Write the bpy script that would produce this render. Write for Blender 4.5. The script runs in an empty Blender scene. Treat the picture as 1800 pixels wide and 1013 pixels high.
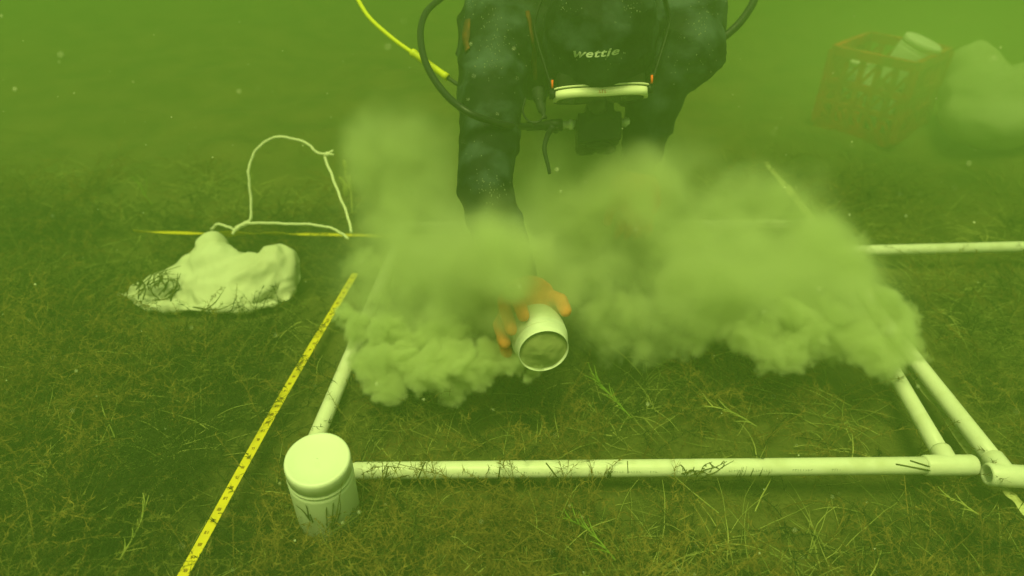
import bpy, bmesh, math, random
import numpy as np
from mathutils import Vector, Matrix, noise as mnoise
from mathutils.bvhtree import BVHTree

random.seed(7); RNG = np.random.default_rng(11)
sc = bpy.context.scene
COL = sc.collection
R = math.radians

# ------------------------------------------------------------------ camera
F_PX, CX, CY, PITCH, CAM_H = 1173.0, 900.0, 506.5, R(34.8), 0.9
cd = bpy.data.cameras.new('camera'); cam = bpy.data.objects.new('camera', cd); COL.objects.link(cam)
cam.location = (0, 0, CAM_H); cam.rotation_euler = (R(90) - PITCH, 0, 0)
cd.sensor_width = 36; cd.lens = F_PX / 1800 * 36; cd.clip_start = .02; cd.clip_end = 200
cd.dof.use_dof = True; cd.dof.focus_distance = 1.08; cd.dof.aperture_fstop = 2.2
sc.camera = cam

# ------------------------------------------------------------------ light: daylight filtered by green water
SUN_EL, SUN_ROT = R(68), R(200)
world = bpy.data.worlds.new('World'); sc.world = world; world.use_nodes = True
wn = world.node_tree; bg = wn.nodes['Background']
sky = wn.nodes.new('ShaderNodeTexSky'); sky.sky_type = 'NISHITA'; sky.sun_disc = False
sky.sun_elevation = SUN_EL; sky.sun_rotation = SUN_ROT
tint = wn.nodes.new('ShaderNodeMix'); tint.data_type = 'RGBA'; tint.blend_type = 'MULTIPLY'
tint.inputs[0].default_value = 1; wn.links.new(sky.outputs[0], tint.inputs[6])
tint.inputs[7].default_value = (1.0, .90, .23, 1)          # colour of the light that reaches the seabed
wn.links.new(tint.outputs[2], bg.inputs[0]); bg.inputs[1].default_value = .15
sd = bpy.data.lights.new('sun', 'SUN'); sun = bpy.data.objects.new('sun', sd); COL.objects.link(sun)
sd.energy = 4.6; sd.angle = R(25); sd.color = (.80, 1.0, .30)
d = Vector((math.sin(R(10)) * .35, .25, -1)).normalized()   # steep, from a little behind the camera
sun.rotation_euler = d.to_track_quat('-Z', 'Y').to_euler()

sc.view_settings.view_transform = 'Standard'; sc.view_settings.look = 'None'
sc.view_settings.exposure = 0.66; sc.view_settings.gamma = 1
sc.render.engine = 'CYCLES'
cy = sc.cycles
cy.use_denoising = True; cy.volume_bounces = 6; cy.max_bounces = 8; cy.diffuse_bounces = 2
cy.glossy_bounces = 2; cy.transmission_bounces = 4; cy.transparent_max_bounces = 8
cy.volume_max_steps = 512; cy.sample_clamp_indirect = 4

# ------------------------------------------------------------------ geometry helpers
_f = np.array([0, math.cos(PITCH), -math.sin(PITCH)]); _u = np.array([0, math.sin(PITCH), math.cos(PITCH)])
_x = np.array([1.0, 0, 0]); _c = np.array([0, 0, CAM_H])
def ray(px, py): return _f + _x * ((px - CX) / F_PX) - _u * ((py - CY) / F_PX)
def P(px, py, zc): return _c + ray(px, py) * zc               # point at distance zc along the view axis
def G(px, py, h=0.0):                                         # point at height h
    r = ray(px, py); return _c + r * ((h - CAM_H) / r[2])
def V(a): return Vector([float(t) for t in a])
def lerp(a, b, t): return np.asarray(a) * (1 - t) + np.asarray(b) * t

def mesh_obj(name, verts, faces, mat, parent=None, smooth=True):
    me = bpy.data.meshes.new(name)
    me.from_pydata([tuple(map(float, v)) for v in verts], [], [tuple(f) for f in faces])
    return link_mesh(name, me, mat, parent, smooth)
def link_mesh(name, me, mat, parent=None, smooth=True):
    me.name = name
    o = bpy.data.objects.new(name, me); COL.objects.link(o)
    if mat:
        for m in (mat if isinstance(mat, (list, tuple)) else [mat]):
            me.materials.append(m)
    if smooth: me.polygons.foreach_set('use_smooth', [True] * len(me.polygons))
    if parent:
        o.parent = parent
        o.matrix_parent_inverse = Matrix.Translation(parent.location).inverted()
    return o
def tag(o, label, cat, group=None, kind=None):
    if label: o['label'] = label
    if cat: o['category'] = cat
    if group: o['group'] = group
    if kind: o['kind'] = kind
    return o
def thing(name, label, cat, loc, group=None):
    o = bpy.data.objects.new(name, None); COL.objects.link(o)
    o.location = V(loc); o.empty_display_size = .05
    return tag(o, label, cat, group)

class MB:
    def __init__(s): s.v = []; s.f = []
    def add(s, v, f):
        b = len(s.v); s.v += [tuple(map(float, p)) for p in v]; s.f += [tuple(i + b for i in q) for q in f]; return s
    def build(s, name, mat, parent=None, smooth=True): return mesh_obj(name, s.v, s.f, mat, parent, smooth)

def catmull(pts, n=8):
    p = [np.asarray(q, float) for q in pts]; p = [2 * p[0] - p[1]] + p + [2 * p[-1] - p[-2]]; out = []
    for i in range(1, len(p) - 2):
        for k in range(n):
            t = k / n
            out.append(.5 * ((2 * p[i]) + (-p[i-1] + p[i+1]) * t + (2*p[i-1] - 5*p[i] + 4*p[i+1] - p[i+2]) * t*t + (-p[i-1] + 3*p[i] - 3*p[i+1] + p[i+2]) * t**3))
    out.append(p[-2]); return out
def tube(pts, r, seg=12, caps=True, closed=False):
    pts = [np.asarray(q, float) for q in pts]; n = len(pts)
    rr = r if hasattr(r, '__len__') else [r] * n
    v = []; f = []
    t0 = pts[1] - pts[0]; t0 = t0 / np.linalg.norm(t0)
    a = np.cross(t0, [0, 0, 1.0]);
    if np.linalg.norm(a) < .1: a = np.cross(t0, [1.0, 0, 0])
    a /= np.linalg.norm(a)
    for i in range(n):
        t = pts[min(i + 1, n - 1)] - pts[max(i - 1, 0)]; t = t / (np.linalg.norm(t) + 1e-12)
        a = a - t * a.dot(t); a /= np.linalg.norm(a); b = np.cross(t, a)
        for k in range(seg):
            w = 2 * math.pi * k / seg; v.append(pts[i] + (a * math.cos(w) + b * math.sin(w)) * rr[i])
    for i in range(n - 1):
        for k in range(seg):
            k2 = (k + 1) % seg; f.append((i*seg + k, i*seg + k2, (i+1)*seg + k2, (i+1)*seg + k))
    if caps: f.append(tuple(range(seg))[::-1]); f.append(tuple((n-1)*seg + k for k in range(seg)))
    return v, f
def lathe(profile, c, axis, seg=40, close_start=False, close_end=False):
    axis = np.asarray(axis, float); axis /= np.linalg.norm(axis)
    a = np.cross(axis, [0, 0, 1.0]);
    if np.linalg.norm(a) < .1: a = np.cross(axis, [1.0, 0, 0])
    a /= np.linalg.norm(a); b = np.cross(axis, a); v = []; f = []
    for (r, h) in profile:
        for k in range(seg):
            w = 2 * math.pi * k / seg; v.append(np.asarray(c) + axis * h + (a * math.cos(w) + b * math.sin(w)) * r)
    for i in range(len(profile) - 1):
        for k in range(seg):
            k2 = (k + 1) % seg; f.append((i*seg + k, i*seg + k2, (i+1)*seg + k2, (i+1)*seg + k))
    if close_start: f.append(tuple(range(seg))[::-1])
    if close_end: f.append(tuple((len(profile)-1)*seg + k for k in range(seg)))
    return v, f
def box(c, ax, ay, az, sx, sy, sz):
    v = []
    for i in (-1, 1):
        for j in (-1, 1):
            for k in (-1, 1): v.append(np.asarray(c) + np.asarray(ax)*i*sx/2 + np.asarray(ay)*j*sy/2 + np.asarray(az)*k*sz/2)
    return v, [(0,1,3,2),(4,6,7,5),(0,4,5,1),(2,3,7,6),(0,2,6,4),(1,5,7,3)]
def ball(c, r, seg=16, rings=10, sq=(1, 1, 1), ax=None):
    ax = np.eye(3) if ax is None else np.asarray(ax); v = []; f = []
    for i in range(rings + 1):
        th = math.pi * i / rings
        for k in range(seg):
            w = 2 * math.pi * k / seg
            p = np.array([math.sin(th)*math.cos(w)*sq[0], math.sin(th)*math.sin(w)*sq[1], math.cos(th)*sq[2]]) * r
            v.append(np.asarray(c) + p @ ax)
    for i in range(rings):
        for k in range(seg):
            k2 = (k + 1) % seg; f.append((i*seg+k, (i+1)*seg+k, (i+1)*seg+k2, i*seg+k2))
    return v, f
def capsule(a, b, ra, rb, seg=18):
    a = np.asarray(a, float); b = np.asarray(b, float); L = np.linalg.norm(b - a); t = (b - a) / L; pts = []; rr = []
    for i in range(5):
        w = math.pi / 2 * i / 5; pts.append(a - t * ra * math.cos(w)); rr.append(max(ra * math.sin(w), ra * .04))
    for i in range(7): pts.append(a + (b - a) * i / 6); rr.append(ra + (rb - ra) * i / 6)
    for i in range(5):
        w = math.pi / 2 * (i + 1) / 5; pts.append(b + t * rb * math.sin(w)); rr.append(max(rb * math.cos(w), rb * .04))
    return tube(pts, rr, seg)
def fuse(name, mb, voxel, smooth, mat, parent=None, disp=None):
    """one continuous surface out of overlapping closed shapes"""
    me = bpy.data.meshes.new('tmp'); me.from_pydata(mb.v, [], mb.f)
    bm = bmesh.new(); bm.from_mesh(me); bmesh.ops.recalc_face_normals(bm, faces=bm.faces); bm.to_mesh(me); bm.free()
    o = bpy.data.objects.new('tmp', me); COL.objects.link(o)
    m = o.modifiers.new('r', 'REMESH'); m.mode = 'VOXEL'; m.voxel_size = voxel
    s = o.modifiers.new('s', 'SMOOTH'); s.factor = .5; s.iterations = smooth
    dg = bpy.context.evaluated_depsgraph_get(); dg.update()
    out = bpy.data.meshes.new_from_object(o.evaluated_get(dg)); bpy.data.objects.remove(o); bpy.data.meshes.remove(me)
    if disp:
        out.update(); n = len(out.vertices)
        nr = np.empty(n*3); out.vertices.foreach_get('normal', nr); nr = nr.reshape(-1, 3)
        co = np.empty(n*3); out.vertices.foreach_get('co', co); co = co.reshape(-1, 3)
        dd = np.array([disp(Vector(c), Vector(q)) for c, q in zip(co, nr)])
        out.vertices.foreach_set('co', (co + nr * dd[:, None]).ravel()); out.update()
    return link_mesh(name, out, mat, parent)

# ------------------------------------------------------------------ materials
def mat(name, base, rough=.6, var=None, scale=30, detail=4, bump=0, bscale=60, spec=.3, metal=0, sss=0, trans=0, coat=0, thr=(.35, .65)):
    m = bpy.data.materials.new(name); m.use_nodes = True; nt = m.node_tree; b = nt.nodes['Principled BSDF']
    b.inputs['Roughness'].default_value = rough; b.inputs['Specular IOR Level'].default_value = spec
    b.inputs['Metallic'].default_value = metal; b.inputs['Transmission Weight'].default_value = trans
    b.inputs['Base Color'].default_value = (*base, 1)
    tc = nt.nodes.new('ShaderNodeTexCoord')
    if sss: b.inputs['Subsurface Weight'].default_value = sss; b.inputs['Subsurface Radius'].default_value = (.01, .01, .01)
    if var:
        n = nt.nodes.new('ShaderNodeTexNoise'); n.inputs['Scale'].default_value = scale; n.inputs['Detail'].default_value = detail
        nt.links.new(tc.outputs['Object'], n.inputs['Vector'])
        r = nt.nodes.new('ShaderNodeValToRGB'); e = r.color_ramp.elements
        e[0].position, e[1].position = thr; e[0].color = (*base, 1); e[1].color = (*var, 1)
        nt.links.new(n.outputs[0], r.inputs[0]); nt.links.new(r.outputs[0], b.inputs['Base Color'])
    if bump:
        n = nt.nodes.new('ShaderNodeTexNoise'); n.inputs['Scale'].default_value = bscale; n.inputs['Detail'].default_value = 3
        nt.links.new(tc.outputs['Object'], n.inputs['Vector'])
        bp = nt.nodes.new('ShaderNodeBump'); bp.inputs['Strength'].default_value = bump; bp.inputs['Distance'].default_value = .003
        nt.links.new(n.outputs[0], bp.inputs['Height']); nt.links.new(bp.outputs[0], b.inputs['Normal'])
    return m
M = dict(
    pvc=mat('pvc', (.80, .78, .70), .38, var=(.66, .64, .50), scale=26, thr=(.5, .8), bump=.15, bscale=40),
    pvc_fit=mat('pvc_fitting', (.82, .80, .72), .35, var=(.70, .66, .55), scale=18, thr=(.5, .8)),
    jar=mat('jar_plastic', (.78, .78, .73), .42, var=(.76, .76, .68), scale=14, thr=(.45, .75)),
    tape=mat('tape_yellow', (.80, .62, .03), .45, var=(.68, .52, .05), scale=30, thr=(.5, .8)),
    tape_pale=mat('tape_pale', (.60, .58, .30), .5, var=(.36, .34, .15), scale=60, thr=(.5, .62)),
    ink=mat('ink', (.30, .17, .02), .7),
    print_=mat('grey_print', (.36, .38, .33), .7),
    cloth=mat('bag_cloth', (.72, .71, .60), .8, var=(.60, .58, .46), scale=9, thr=(.4, .75), bump=.25, bscale=120),
    rope=mat('rope_white', (.76, .74, .62), .8, bump=.6, bscale=500),
    suit=mat('neoprene', (.003, .005, .006), .7, spec=.15, var=(.065, .090, .105), scale=16, detail=10, bump=.9, bscale=40, thr=(.45, .8)),
    strap=mat('webbing', (.014, .016, .016), .7, bump=.4, bscale=300),
    rust=mat('rust_brown_panel', (.16, .05, .012), .8, var=(.06, .025, .01), scale=40),
    rubber=mat('rubber_black', (.012, .013, .014), .42, bump=.2, bscale=100),
    steel=mat('steel', (.88, .88, .84), .35, metal=.25),
    print_white=mat('print_pale', (.5, .52, .45), .7),
    mask_white=mat('mask_frame', (.82, .80, .62), .35),
    mask_lens=mat('mask_lens', (.13, .15, .10), .12, spec=.6),
    silicone=mat('mask_skirt', (.03, .032, .028), .4),
    orange=mat('orange_plastic', (.85, .12, .02), .5),
    red_ink=mat('red_ink', (.60, .13, .05), .6),
    glove=mat('orange_glove', (.86, .30, .10), .75, var=(.72, .22, .07), scale=50, bump=.5, bscale=200),
    skin=mat('skin', (.45, .26, .18), .6),
    yhose=mat('yellow_hose', (.62, .60, .03), .45),
    cloth_hazed=mat('bag_cloth_hazed', (.42, .44, .30), .85, var=(.34, .36, .22), scale=5),  # far bag's white cloth, greyed in its colour to stand in for haze
    crate=mat('crate_red', (.55, .055, .02), .55, var=(.24, .06, .02), scale=20),
    seabed=mat('seabed_silt', (.075, .078, .018), .95, var=(.12, .105, .03), scale=7, detail=10, bump=1, bscale=40),
    weed=mat('weed_olive', (.11, .115, .026), .9, var=(.23, .19, .052), scale=9, detail=6),
    tuft=mat('weed_brown', (.12, .082, .018), .95, var=(.26, .18, .045), scale=6, detail=5),
    dark_weed=mat('weed_dark', (.020, .027, .006), .95, var=(.042, .042, .010), scale=6, detail=5),
    blade=mat('weed_blade', (.20, .22, .05), .75, var=(.44, .42, .14), scale=12, detail=5),
    sprig=mat('sprig_green', (.13, .22, .02), .7, var=(.19, .25, .04), scale=40),
    strand=mat('strand_dark', (.075, .080, .020), .8, var=(.13, .12, .03), scale=80),
    pale=mat('pale_leaf', (.40, .40, .12), .7),
    sed=mat('silt_plug', (.30, .31, .15), .95, var=(.40, .40, .21), scale=26, detail=6, bump=.3, bscale=60),
    speck=mat('speck', (.75, .75, .6), .6),
    dust=mat('silt_dust', (.22, .23, .17), .9),
)

# ------------------------------------------------------------------ numpy value noise
def vnoise2(x, y, s, seed):
    g = np.random.default_rng(seed).random((64, 64)); X = x / s; Y = y / s
    xi = np.floor(X).astype(int); yi = np.floor(Y).astype(int); fx = X - xi; fy = Y - yi
    fx = fx*fx*(3-2*fx); fy = fy*fy*(3-2*fy)
    q = lambda a, b: g[a % 64, b % 64]
    return (q(xi, yi)*(1-fx) + q(xi+1, yi)*fx)*(1-fy) + (q(xi, yi+1)*(1-fx) + q(xi+1, yi+1)*fx)*fy
def ground_h(x, y):
    x = np.asarray(x, float); y = np.asarray(y, float)
    h = (vnoise2(x, y, .45, 1) - .5) * .065 + (vnoise2(x, y, .16, 2) - .5) * .045 + (vnoise2(x, y, .06, 3) - .5) * .012
    # a bushier bank to the left of the tape, and flat ground under the frame
    h += .085 * np.clip((-.50 - x) / .35, 0, 1) * np.clip((1.35 - y) / .3, 0, 1)
    h += .10 * (vnoise2(x, y, 1.9, 5) - .35) * np.clip((y - 2.0) / 1.5, 0, 1)
    return h - .012

# ------------------------------------------------------------------ seabed: one sheet to past the limit of sight
def axis_pts(lo, hi, fine, far):
    a = list(np.arange(lo, hi, fine)); s = fine
    while a[-1] < far: s *= 1.25; a.append(a[-1] + s)
    s = fine
    while a[0] > -far: s *= 1.25; a.insert(0, a[0] - s)
    return np.array(a)
gx = axis_pts(-1.6, 1.6, .025, 40); gy = axis_pts(.2, 3.2, .025, 40)
XX, YY = np.meshgrid(gx, gy, indexing='ij'); ZZ = ground_h(XX, YY); nx_, ny_ = XX.shape
vv = np.stack([XX, YY, ZZ], -1).reshape(-1, 3)
I = (np.arange(nx_-1)[:, None]*ny_ + np.arange(ny_-1)).ravel()
seabed = mesh_obj('seabed', vv, np.stack([I, I+ny_, I+ny_+1, I+1], -1).tolist(), M['seabed']); seabed['kind'] = 'structure'

# ------------------------------------------------------------------ weed (nobody could count it)
def ribbons(name, roots, length, width, rise, curl, mat_, segs=5, wob=.5, seed=3):
    """thin bent strands as narrow triangular-section ribbons"""
    g = np.random.default_rng(seed); n = len(roots)
    az = g.uniform(0, 2*math.pi, n); el = g.uniform(*rise, n); L = g.uniform(*length, n); W = g.uniform(*width, n)
    turn = g.normal(0, curl, n); dip = g.uniform(.2, 1.2, n)
    pts = np.zeros((n, segs+1, 3)); pts[:, 0] = roots; step = L / segs
    for i in range(segs):
        c = np.cos(el)
        pts[:, i+1] = pts[:, i] + np.stack([np.cos(az)*c, np.sin(az)*c, np.sin(el)], -1) * step[:, None]
        az = az + turn + g.normal(0, wob, n); el = el - dip * el.clip(0, 2) * .45 + g.normal(0, wob*.35, n)
    gh = ground_h(pts[..., 0], pts[..., 1]) + .002; pts[..., 2] = np.maximum(pts[..., 2], gh)
    tan = np.diff(pts, axis=1, append=pts[:, -1:] * 2 - pts[:, -2:-1]); tan /= np.linalg.norm(tan, axis=-1, keepdims=True) + 1e-9
    side = np.cross(tan, g.normal(size=(n, 1, 3))); side /= np.linalg.norm(side, axis=-1, keepdims=True) + 1e-9
    up = np.cross(tan, side)
    taper = np.linspace(1, .25, segs+1)[None, :, None] * W[:, None, None]
    ring = [pts + side*taper*.5, pts - side*taper*.25 + up*taper*.43, pts - side*taper*.25 - up*taper*.43]
    v = np.stack(ring, 2).reshape(n, -1, 3)
    q = []
    for i in range(segs):
        for k in range(3):
            k2 = (k+1) % 3; q.append((i*3+k, i*3+k2, i*3+3+k2, i*3+3+k))
    q = np.array(q)
    faces = (q[None] + (np.arange(n)*(segs+1)*3)[:, None, None]).reshape(-1, 4)
    me = bpy.data.meshes.new(name); me.vertices.add(v.shape[0]*v.shape[1]); me.vertices.foreach_set('co', v.astype(np.float32).ravel())
    me.loops.add(faces.size); me.loops.foreach_set('vertex_index', faces.astype(np.int32).ravel())
    me.polygons.add(len(faces)); me.polygons.foreach_set('loop_start', np.arange(0, faces.size, 4, dtype=np.int32))
    me.update(calc_edges=True)
    return link_mesh(name, me, mat_)
BAGC = G(376, 512, .0)[:2]
LINES = [(G(*a, .04)[:2], G(*b, .04)[:2], w) for a, b, w in (((517, 829), (1700, 817), .055), ((517, 829), (640, 570), .06), ((1666, 818), (1555, 640), .06), ((1780, 836), (1524, 500), .07), ((300, 1040), (612, 497), .075), ((1500, 442), (1850, 432), .06))]
def clear_lines(p, keep=.14, f=1.0):
    q = np.random.default_rng(len(p)).random(len(p)) < keep
    for a, b, w in LINES:
        d_ = b - a; L2 = (d_**2).sum(); t = np.clip(((p[:, :2] - a) @ d_)/L2, 0, 1); dist = np.linalg.norm(p[:, :2] - a - t[:, None]*d_, axis=1)
        p = p[(dist > w*f) | q]; q = q[(dist > w*f) | q]
    return p
def clear_bag(p):
    e = ((p[:, 0] - BAGC[0])/.215)**2 + ((p[:, 1] - BAGC[1] + .04)/.20)**2
    return p[e > 1]
def scatter(n, seed, ymin=.42, ymax=3.0, clump=.55, near=1.0, cs=1.0):
    g = np.random.default_rng(seed); out = np.zeros((0, 2))
    while len(out) < n:
        y = ymin + (ymax - ymin) * g.random(n*2)**near; x = g.uniform(-1, 1, n*2) * (.42 + .9*y)
        d_ = vnoise2(x, y, .13*cs, seed+40)*.6 + vnoise2(x, y, .05*cs, seed+41)*.4
        k = g.random(n*2) < np.clip((d_ - clump*.55*(1 if cs == 1 else 1.45)) * (3.2 if cs == 1 else 6), .06 if cs == 1 else .01, 1); out = np.concatenate([out, np.stack([x, y], -1)[k]])
    out = out[:n]; return clear_bag(np.column_stack([out, ground_h(out[:, 0], out[:, 1])]))
def clumps(n, per, seed, spread, ymin=.42, ymax=2.6, xmax=None):
    c = scatter(n, seed, ymin, ymax, near=1.2, cs=1.9)
    if xmax is not None: c = c[c[:, 0] < xmax]
    g = np.random.default_rng(seed+1)
    p = np.repeat(c, per, 0); p[:, :2] += g.normal(0, spread, (len(p), 2)); p[:, 2] = ground_h(p[:, 0], p[:, 1]) + np.abs(g.normal(0, .012, len(p)))
    return clear_lines(clear_bag(p))
jbx, jby = G(583, 918, 0)[:2]; jg = np.random.default_rng(8)
def round_jar(n, r0, r1):
    a = jg.uniform(0, 2*math.pi, n); q = jg.uniform(r0, r1, n); x = jbx + q*np.cos(a); y = jby + q*np.sin(a); return np.column_stack([x, y, ground_h(x, y) + .004])
def plumes(name, roots, length, hairs, hair_len, hair_w, mat_, seed, stem_w=(.0008, .0013), rise=(.1, 1.2)):
    """feathery stems: a bent stem with short hairs all along it"""
    g = np.random.default_rng(seed); n = len(roots); segs = 7
    az = g.uniform(0, 2*math.pi, n); el = g.uniform(*rise, n); L = g.uniform(*length, n); pts = np.zeros((n, segs+1, 3)); pts[:, 0] = roots
    turn = g.normal(0, .12, n)
    for i in range(segs):
        c = np.cos(el); pts[:, i+1] = pts[:, i] + np.stack([np.cos(az)*c, np.sin(az)*c, np.sin(el)], -1)*(L/segs)[:, None]
        az = az + turn + g.normal(0, .13, n); el = el - .16 + g.normal(0, .08, n)
    gh = ground_h(pts[..., 0], pts[..., 1]) + .004; pts[..., 2] = np.maximum(pts[..., 2], gh)
    k = g.uniform(0, segs - .01, (n, hairs)); i0 = k.astype(int); f_ = (k - i0)[..., None]; rows = np.arange(n)[:, None]
    hp = (pts[rows, i0]*(1 - f_) + pts[rows, i0+1]*f_).reshape(-1, 3); td = (pts[rows, i0+1] - pts[rows, i0]).reshape(-1, 3); td /= np.linalg.norm(td, axis=1, keepdims=True) + 1e-9
    m = len(hp); dr = g.normal(size=(m, 3)); dr /= np.linalg.norm(dr, axis=1, keepdims=True); dr = dr + td*.7; dr /= np.linalg.norm(dr, axis=1, keepdims=True)
    hl = g.uniform(*hair_len, m)[:, None]*(1.15 - .6*(k.reshape(-1, 1)/segs)); bend = g.normal(size=(m, 3))*.35
    h0 = hp; h1 = hp + dr*hl*.5; h2 = hp + (dr + bend)*hl; w = hair_w/2*g.uniform(.6, 1.3, (m, 1))
    sd_ = np.cross(dr, g.normal(size=(m, 3))); sd_ /= np.linalg.norm(sd_, axis=1, keepdims=True) + 1e-9
    hv = np.stack([h0 - sd_*w, h0 + sd_*w, h1 - sd_*w, h1 + sd_*w, h2], 1).reshape(-1, 3)
    b = np.arange(m)[:, None]*5; tri = np.concatenate([b + [0, 1, 3], b + [0, 3, 2], b + [2, 3, 4]], 0)
    # stems as narrow three-sided tubes
    sw = g.uniform(*stem_w, n)[:, None, None]*np.linspace(1, .3, segs+1)[None, :, None]
    t_ = np.diff(pts, axis=1, append=pts[:, -1:]*2 - pts[:, -2:-1]); t_ /= np.linalg.norm(t_, axis=-1)[..., None] + 1e-9
    s1 = np.cross(t_, g.normal(size=(n, 1, 3))); s1 /= np.linalg.norm(s1, axis=-1)[..., None] + 1e-9; s2 = np.cross(t_, s1)
    sv = np.stack([pts + s1*sw*.5, pts - s1*sw*.25 + s2*sw*.43, pts - s1*sw*.25 - s2*sw*.43], 2).reshape(-1, 3)
    sf = []
    for i in range(segs):
        for q in range(3):
            q2 = (q+1) % 3; sf += [(i*3+q, i*3+q2, i*3+3+q2), (i*3+q, i*3+3+q2, i*3+3+q)]
    sf = (np.array(sf)[None] + (np.arange(n)*(segs+1)*3)[:, None, None]).reshape(-1, 3) + len(hv)
    v = np.concatenate([hv, sv]); F = np.concatenate([tri, sf])
    me = bpy.data.meshes.new(name); me.vertices.add(len(v)); me.vertices.foreach_set('co', v.astype(np.float32).ravel())
    me.loops.add(F.size); me.loops.foreach_set('vertex_index', F.astype(np.int32).ravel())
    me.polygons.add(len(F)); me.polygons.foreach_set('loop_start', np.arange(0, F.size, 3, dtype=np.int32)); me.update(calc_edges=True)
    return link_mesh(name, me, mat_, smooth=False)
tag(ribbons('algae_fuzz', scatter(52000, 1, ymax=2.3, near=1.25), (.02, .05), (.0005, .0010), (.1, 1.3), .25, M['weed'], 5, .45, 1),
    'brown olive fuzzy algae matting the whole seabed', 'algae', kind='stuff')
C = np.concatenate
tag(plumes('brown_algae', C([clumps(520, 7, 5, .035, ymax=1.9), clumps(1000, 5, 6, .05, ymax=1.6, xmax=-.28), round_jar(50, .05, .10)]), (.07, .17), 54, (.008, .021), .0010, M['tuft'], 2, (.0012, .0024), (.2, 1.35)),
    'feathery brown algae plumes in soft tangled clumps', 'algae', kind='stuff')
tag(plumes('olive_algae', C([clumps(520, 7, 15, .035, ymax=1.9), clumps(300, 5, 16, .05, ymax=1.6, xmax=-.28), round_jar(40, .05, .10)]), (.07, .17), 50, (.007, .018), .0009, M['weed'], 3, (.0012, .0024), (.2, 1.3)),
    'feathery olive green algae plumes between the brown ones', 'algae', kind='stuff')
tag(plumes('dark_algae', C([clumps(200, 7, 25, .035, ymax=1.8), clumps(2200, 5, 26, .05, ymax=1.6, xmax=-.30)]), (.06, .15), 54, (.007, .020), .0010, M['dark_weed'], 4, (.001, .002), (.2, 1.35)),
    'dark olive bushes of fine algae in the hollows and on the left bank', 'algae', kind='stuff')
lit = C([clumps(620, 6, 31, .03, ymax=1.9), scatter(900, 9, ymax=2.0, near=1.1), round_jar(80, .052, .10)])
tag(ribbons('seagrass_litter', lit, (.04, .13), (.0014, .0034), (.05, .9), .05, M['blade'], 8, .08, 3),
    'tangle of thin pale green seagrass blades lying over the algae', 'seagrass', kind='stuff')

# ------------------------------------------------------------------ quadrat frames of PVC pipe
PR = .0142
def pipe(name, a, b, r, parent, m='pvc', open_end=False, sag=0):
    a = np.asarray(a, float); b = np.asarray(b, float); pts = [lerp(a, b, t) + np.array([0, 0, -sag*4*t*(1-t)]) for t in np.linspace(0, 1, 13)]
    mb = MB()
    if open_end:
        ax = (b - a); L = np.linalg.norm(ax)
        prof = [(r*.80, .03), (r*.80, 0), (r*.96, -.0), (r, .0015), (r, L), (r*.8, L)]
        mb.add(*lathe(prof, a, ax, 32))
    else: mb.add(*tube(pts, r, 28))
    return mb.build(name, M[m], parent)
zp = .040
A_ = G(531, 829, zp)                       # near left corner, behind the jar
B_ = G(1666, 818, zp)                      # near right tee
left_dir = G(620, 606, zp) - G(548, 775, zp); left_dir /= np.linalg.norm(left_dir)
right_dir = G(1572, 665, zp) - G(1650, 800, zp); right_dir /= np.linalg.norm(right_dir)
C_ = A_ + left_dir * .80; D_ = B_ + right_dir * .80
fx_ = (B_ - A_) / np.linalg.norm(B_ - A_)
q1 = thing('quadrat_frame', 'white pvc pipe square on the weed, its near pipe running across the picture', 'quadrat', (A_ + B_) / 2 - [0, 0, zp], 'pvc quadrat frames')
fp = pipe('pipe', A_ + fx_*.02, B_ - fx_*.02, PR, q1); fp['label'] = 'long near pipe with faint grey print'
pipe('pipe', A_ + left_dir*.02, C_, PR, q1); pipe('pipe', B_ + right_dir*.02, D_, PR, q1); pipe('pipe', C_, D_, PR, q1)
def tee(c, axis, branch, parent, half=.038, r=PR*1.19, blen=.034):
    mb = MB(); axis = np.asarray(axis); e = r*.10
    prof = [(0.0005, -half), (r*.80, -half), (r*.86, -half+.004*0), (r-e, -half), (r, -half+e*2), (r, half-e*2), (r-e, half), (PR*1.005, half)]
    mb.add(*lathe(prof, c, axis, 36))
    p2 = [(r*.98, 0), (r*.98, blen-.004), (r*.94, blen), (PR*1.005, blen)]
    mb.add(*lathe(p2, c, branch, 36)); return mb.build('tee_fitting', M['pvc_fit'], parent)
tee(B_ + fx_*.002, -fx_, right_dir, q1, half=.042)
for c, d1, d2 in ((A_, fx_, left_dir), (C_, -left_dir, fx_), (D_, -fx_, -right_dir)):
    mb = MB(); r = PR*1.19
    for dd in (d1, d2): mb.add(*capsule(c, c + dd*.024, r, r, 24))
    fuse('elbow_fitting', mb, .0035, 3, M['pvc_fit'], q1)
# faint printing line on the near pipe: rows of small illegible marks
mb = MB(); g = random.Random(3); npipe = np.cross(fx_, [0, 0, 1.0]); npipe = npipe/np.linalg.norm(npipe); npipe[2] = 0
if npipe[1] > 0: npipe = -npipe
s = .205
Lp = np.linalg.norm(B_ - A_)
while s < .86:
    run = g.choice([3, 4, 5, 5, 6, 8])
    for k in range(run):
        for q in range(g.choice([1, 2, 2])):
            w = R(27 + g.uniform(-1, 1)); hgt = g.choice([.0036, .0022, .0036])
            nrm = npipe*math.cos(w) + np.array([0, 0, 1])*math.sin(w); up_ = np.array([0, 0, 1])*math.cos(w) - npipe*math.sin(w)
            c = A_ + fx_*(s + q*.0016) + nrm*(PR + .0002) - up_*(q % 2)*.0012
            if q == 0: mb.add(*box(c, fx_, up_, nrm, .0007, hgt, .0004))
            else: mb.add(*box(c + up_*g.choice([0, .0014, .0026]), fx_, up_, nrm, .0018, .0006, .0004))
        s += .0042
    s += g.choice([.006, .006, .014, .03])
mb.build('printed_line', M['print_'], fp, False)

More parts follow.
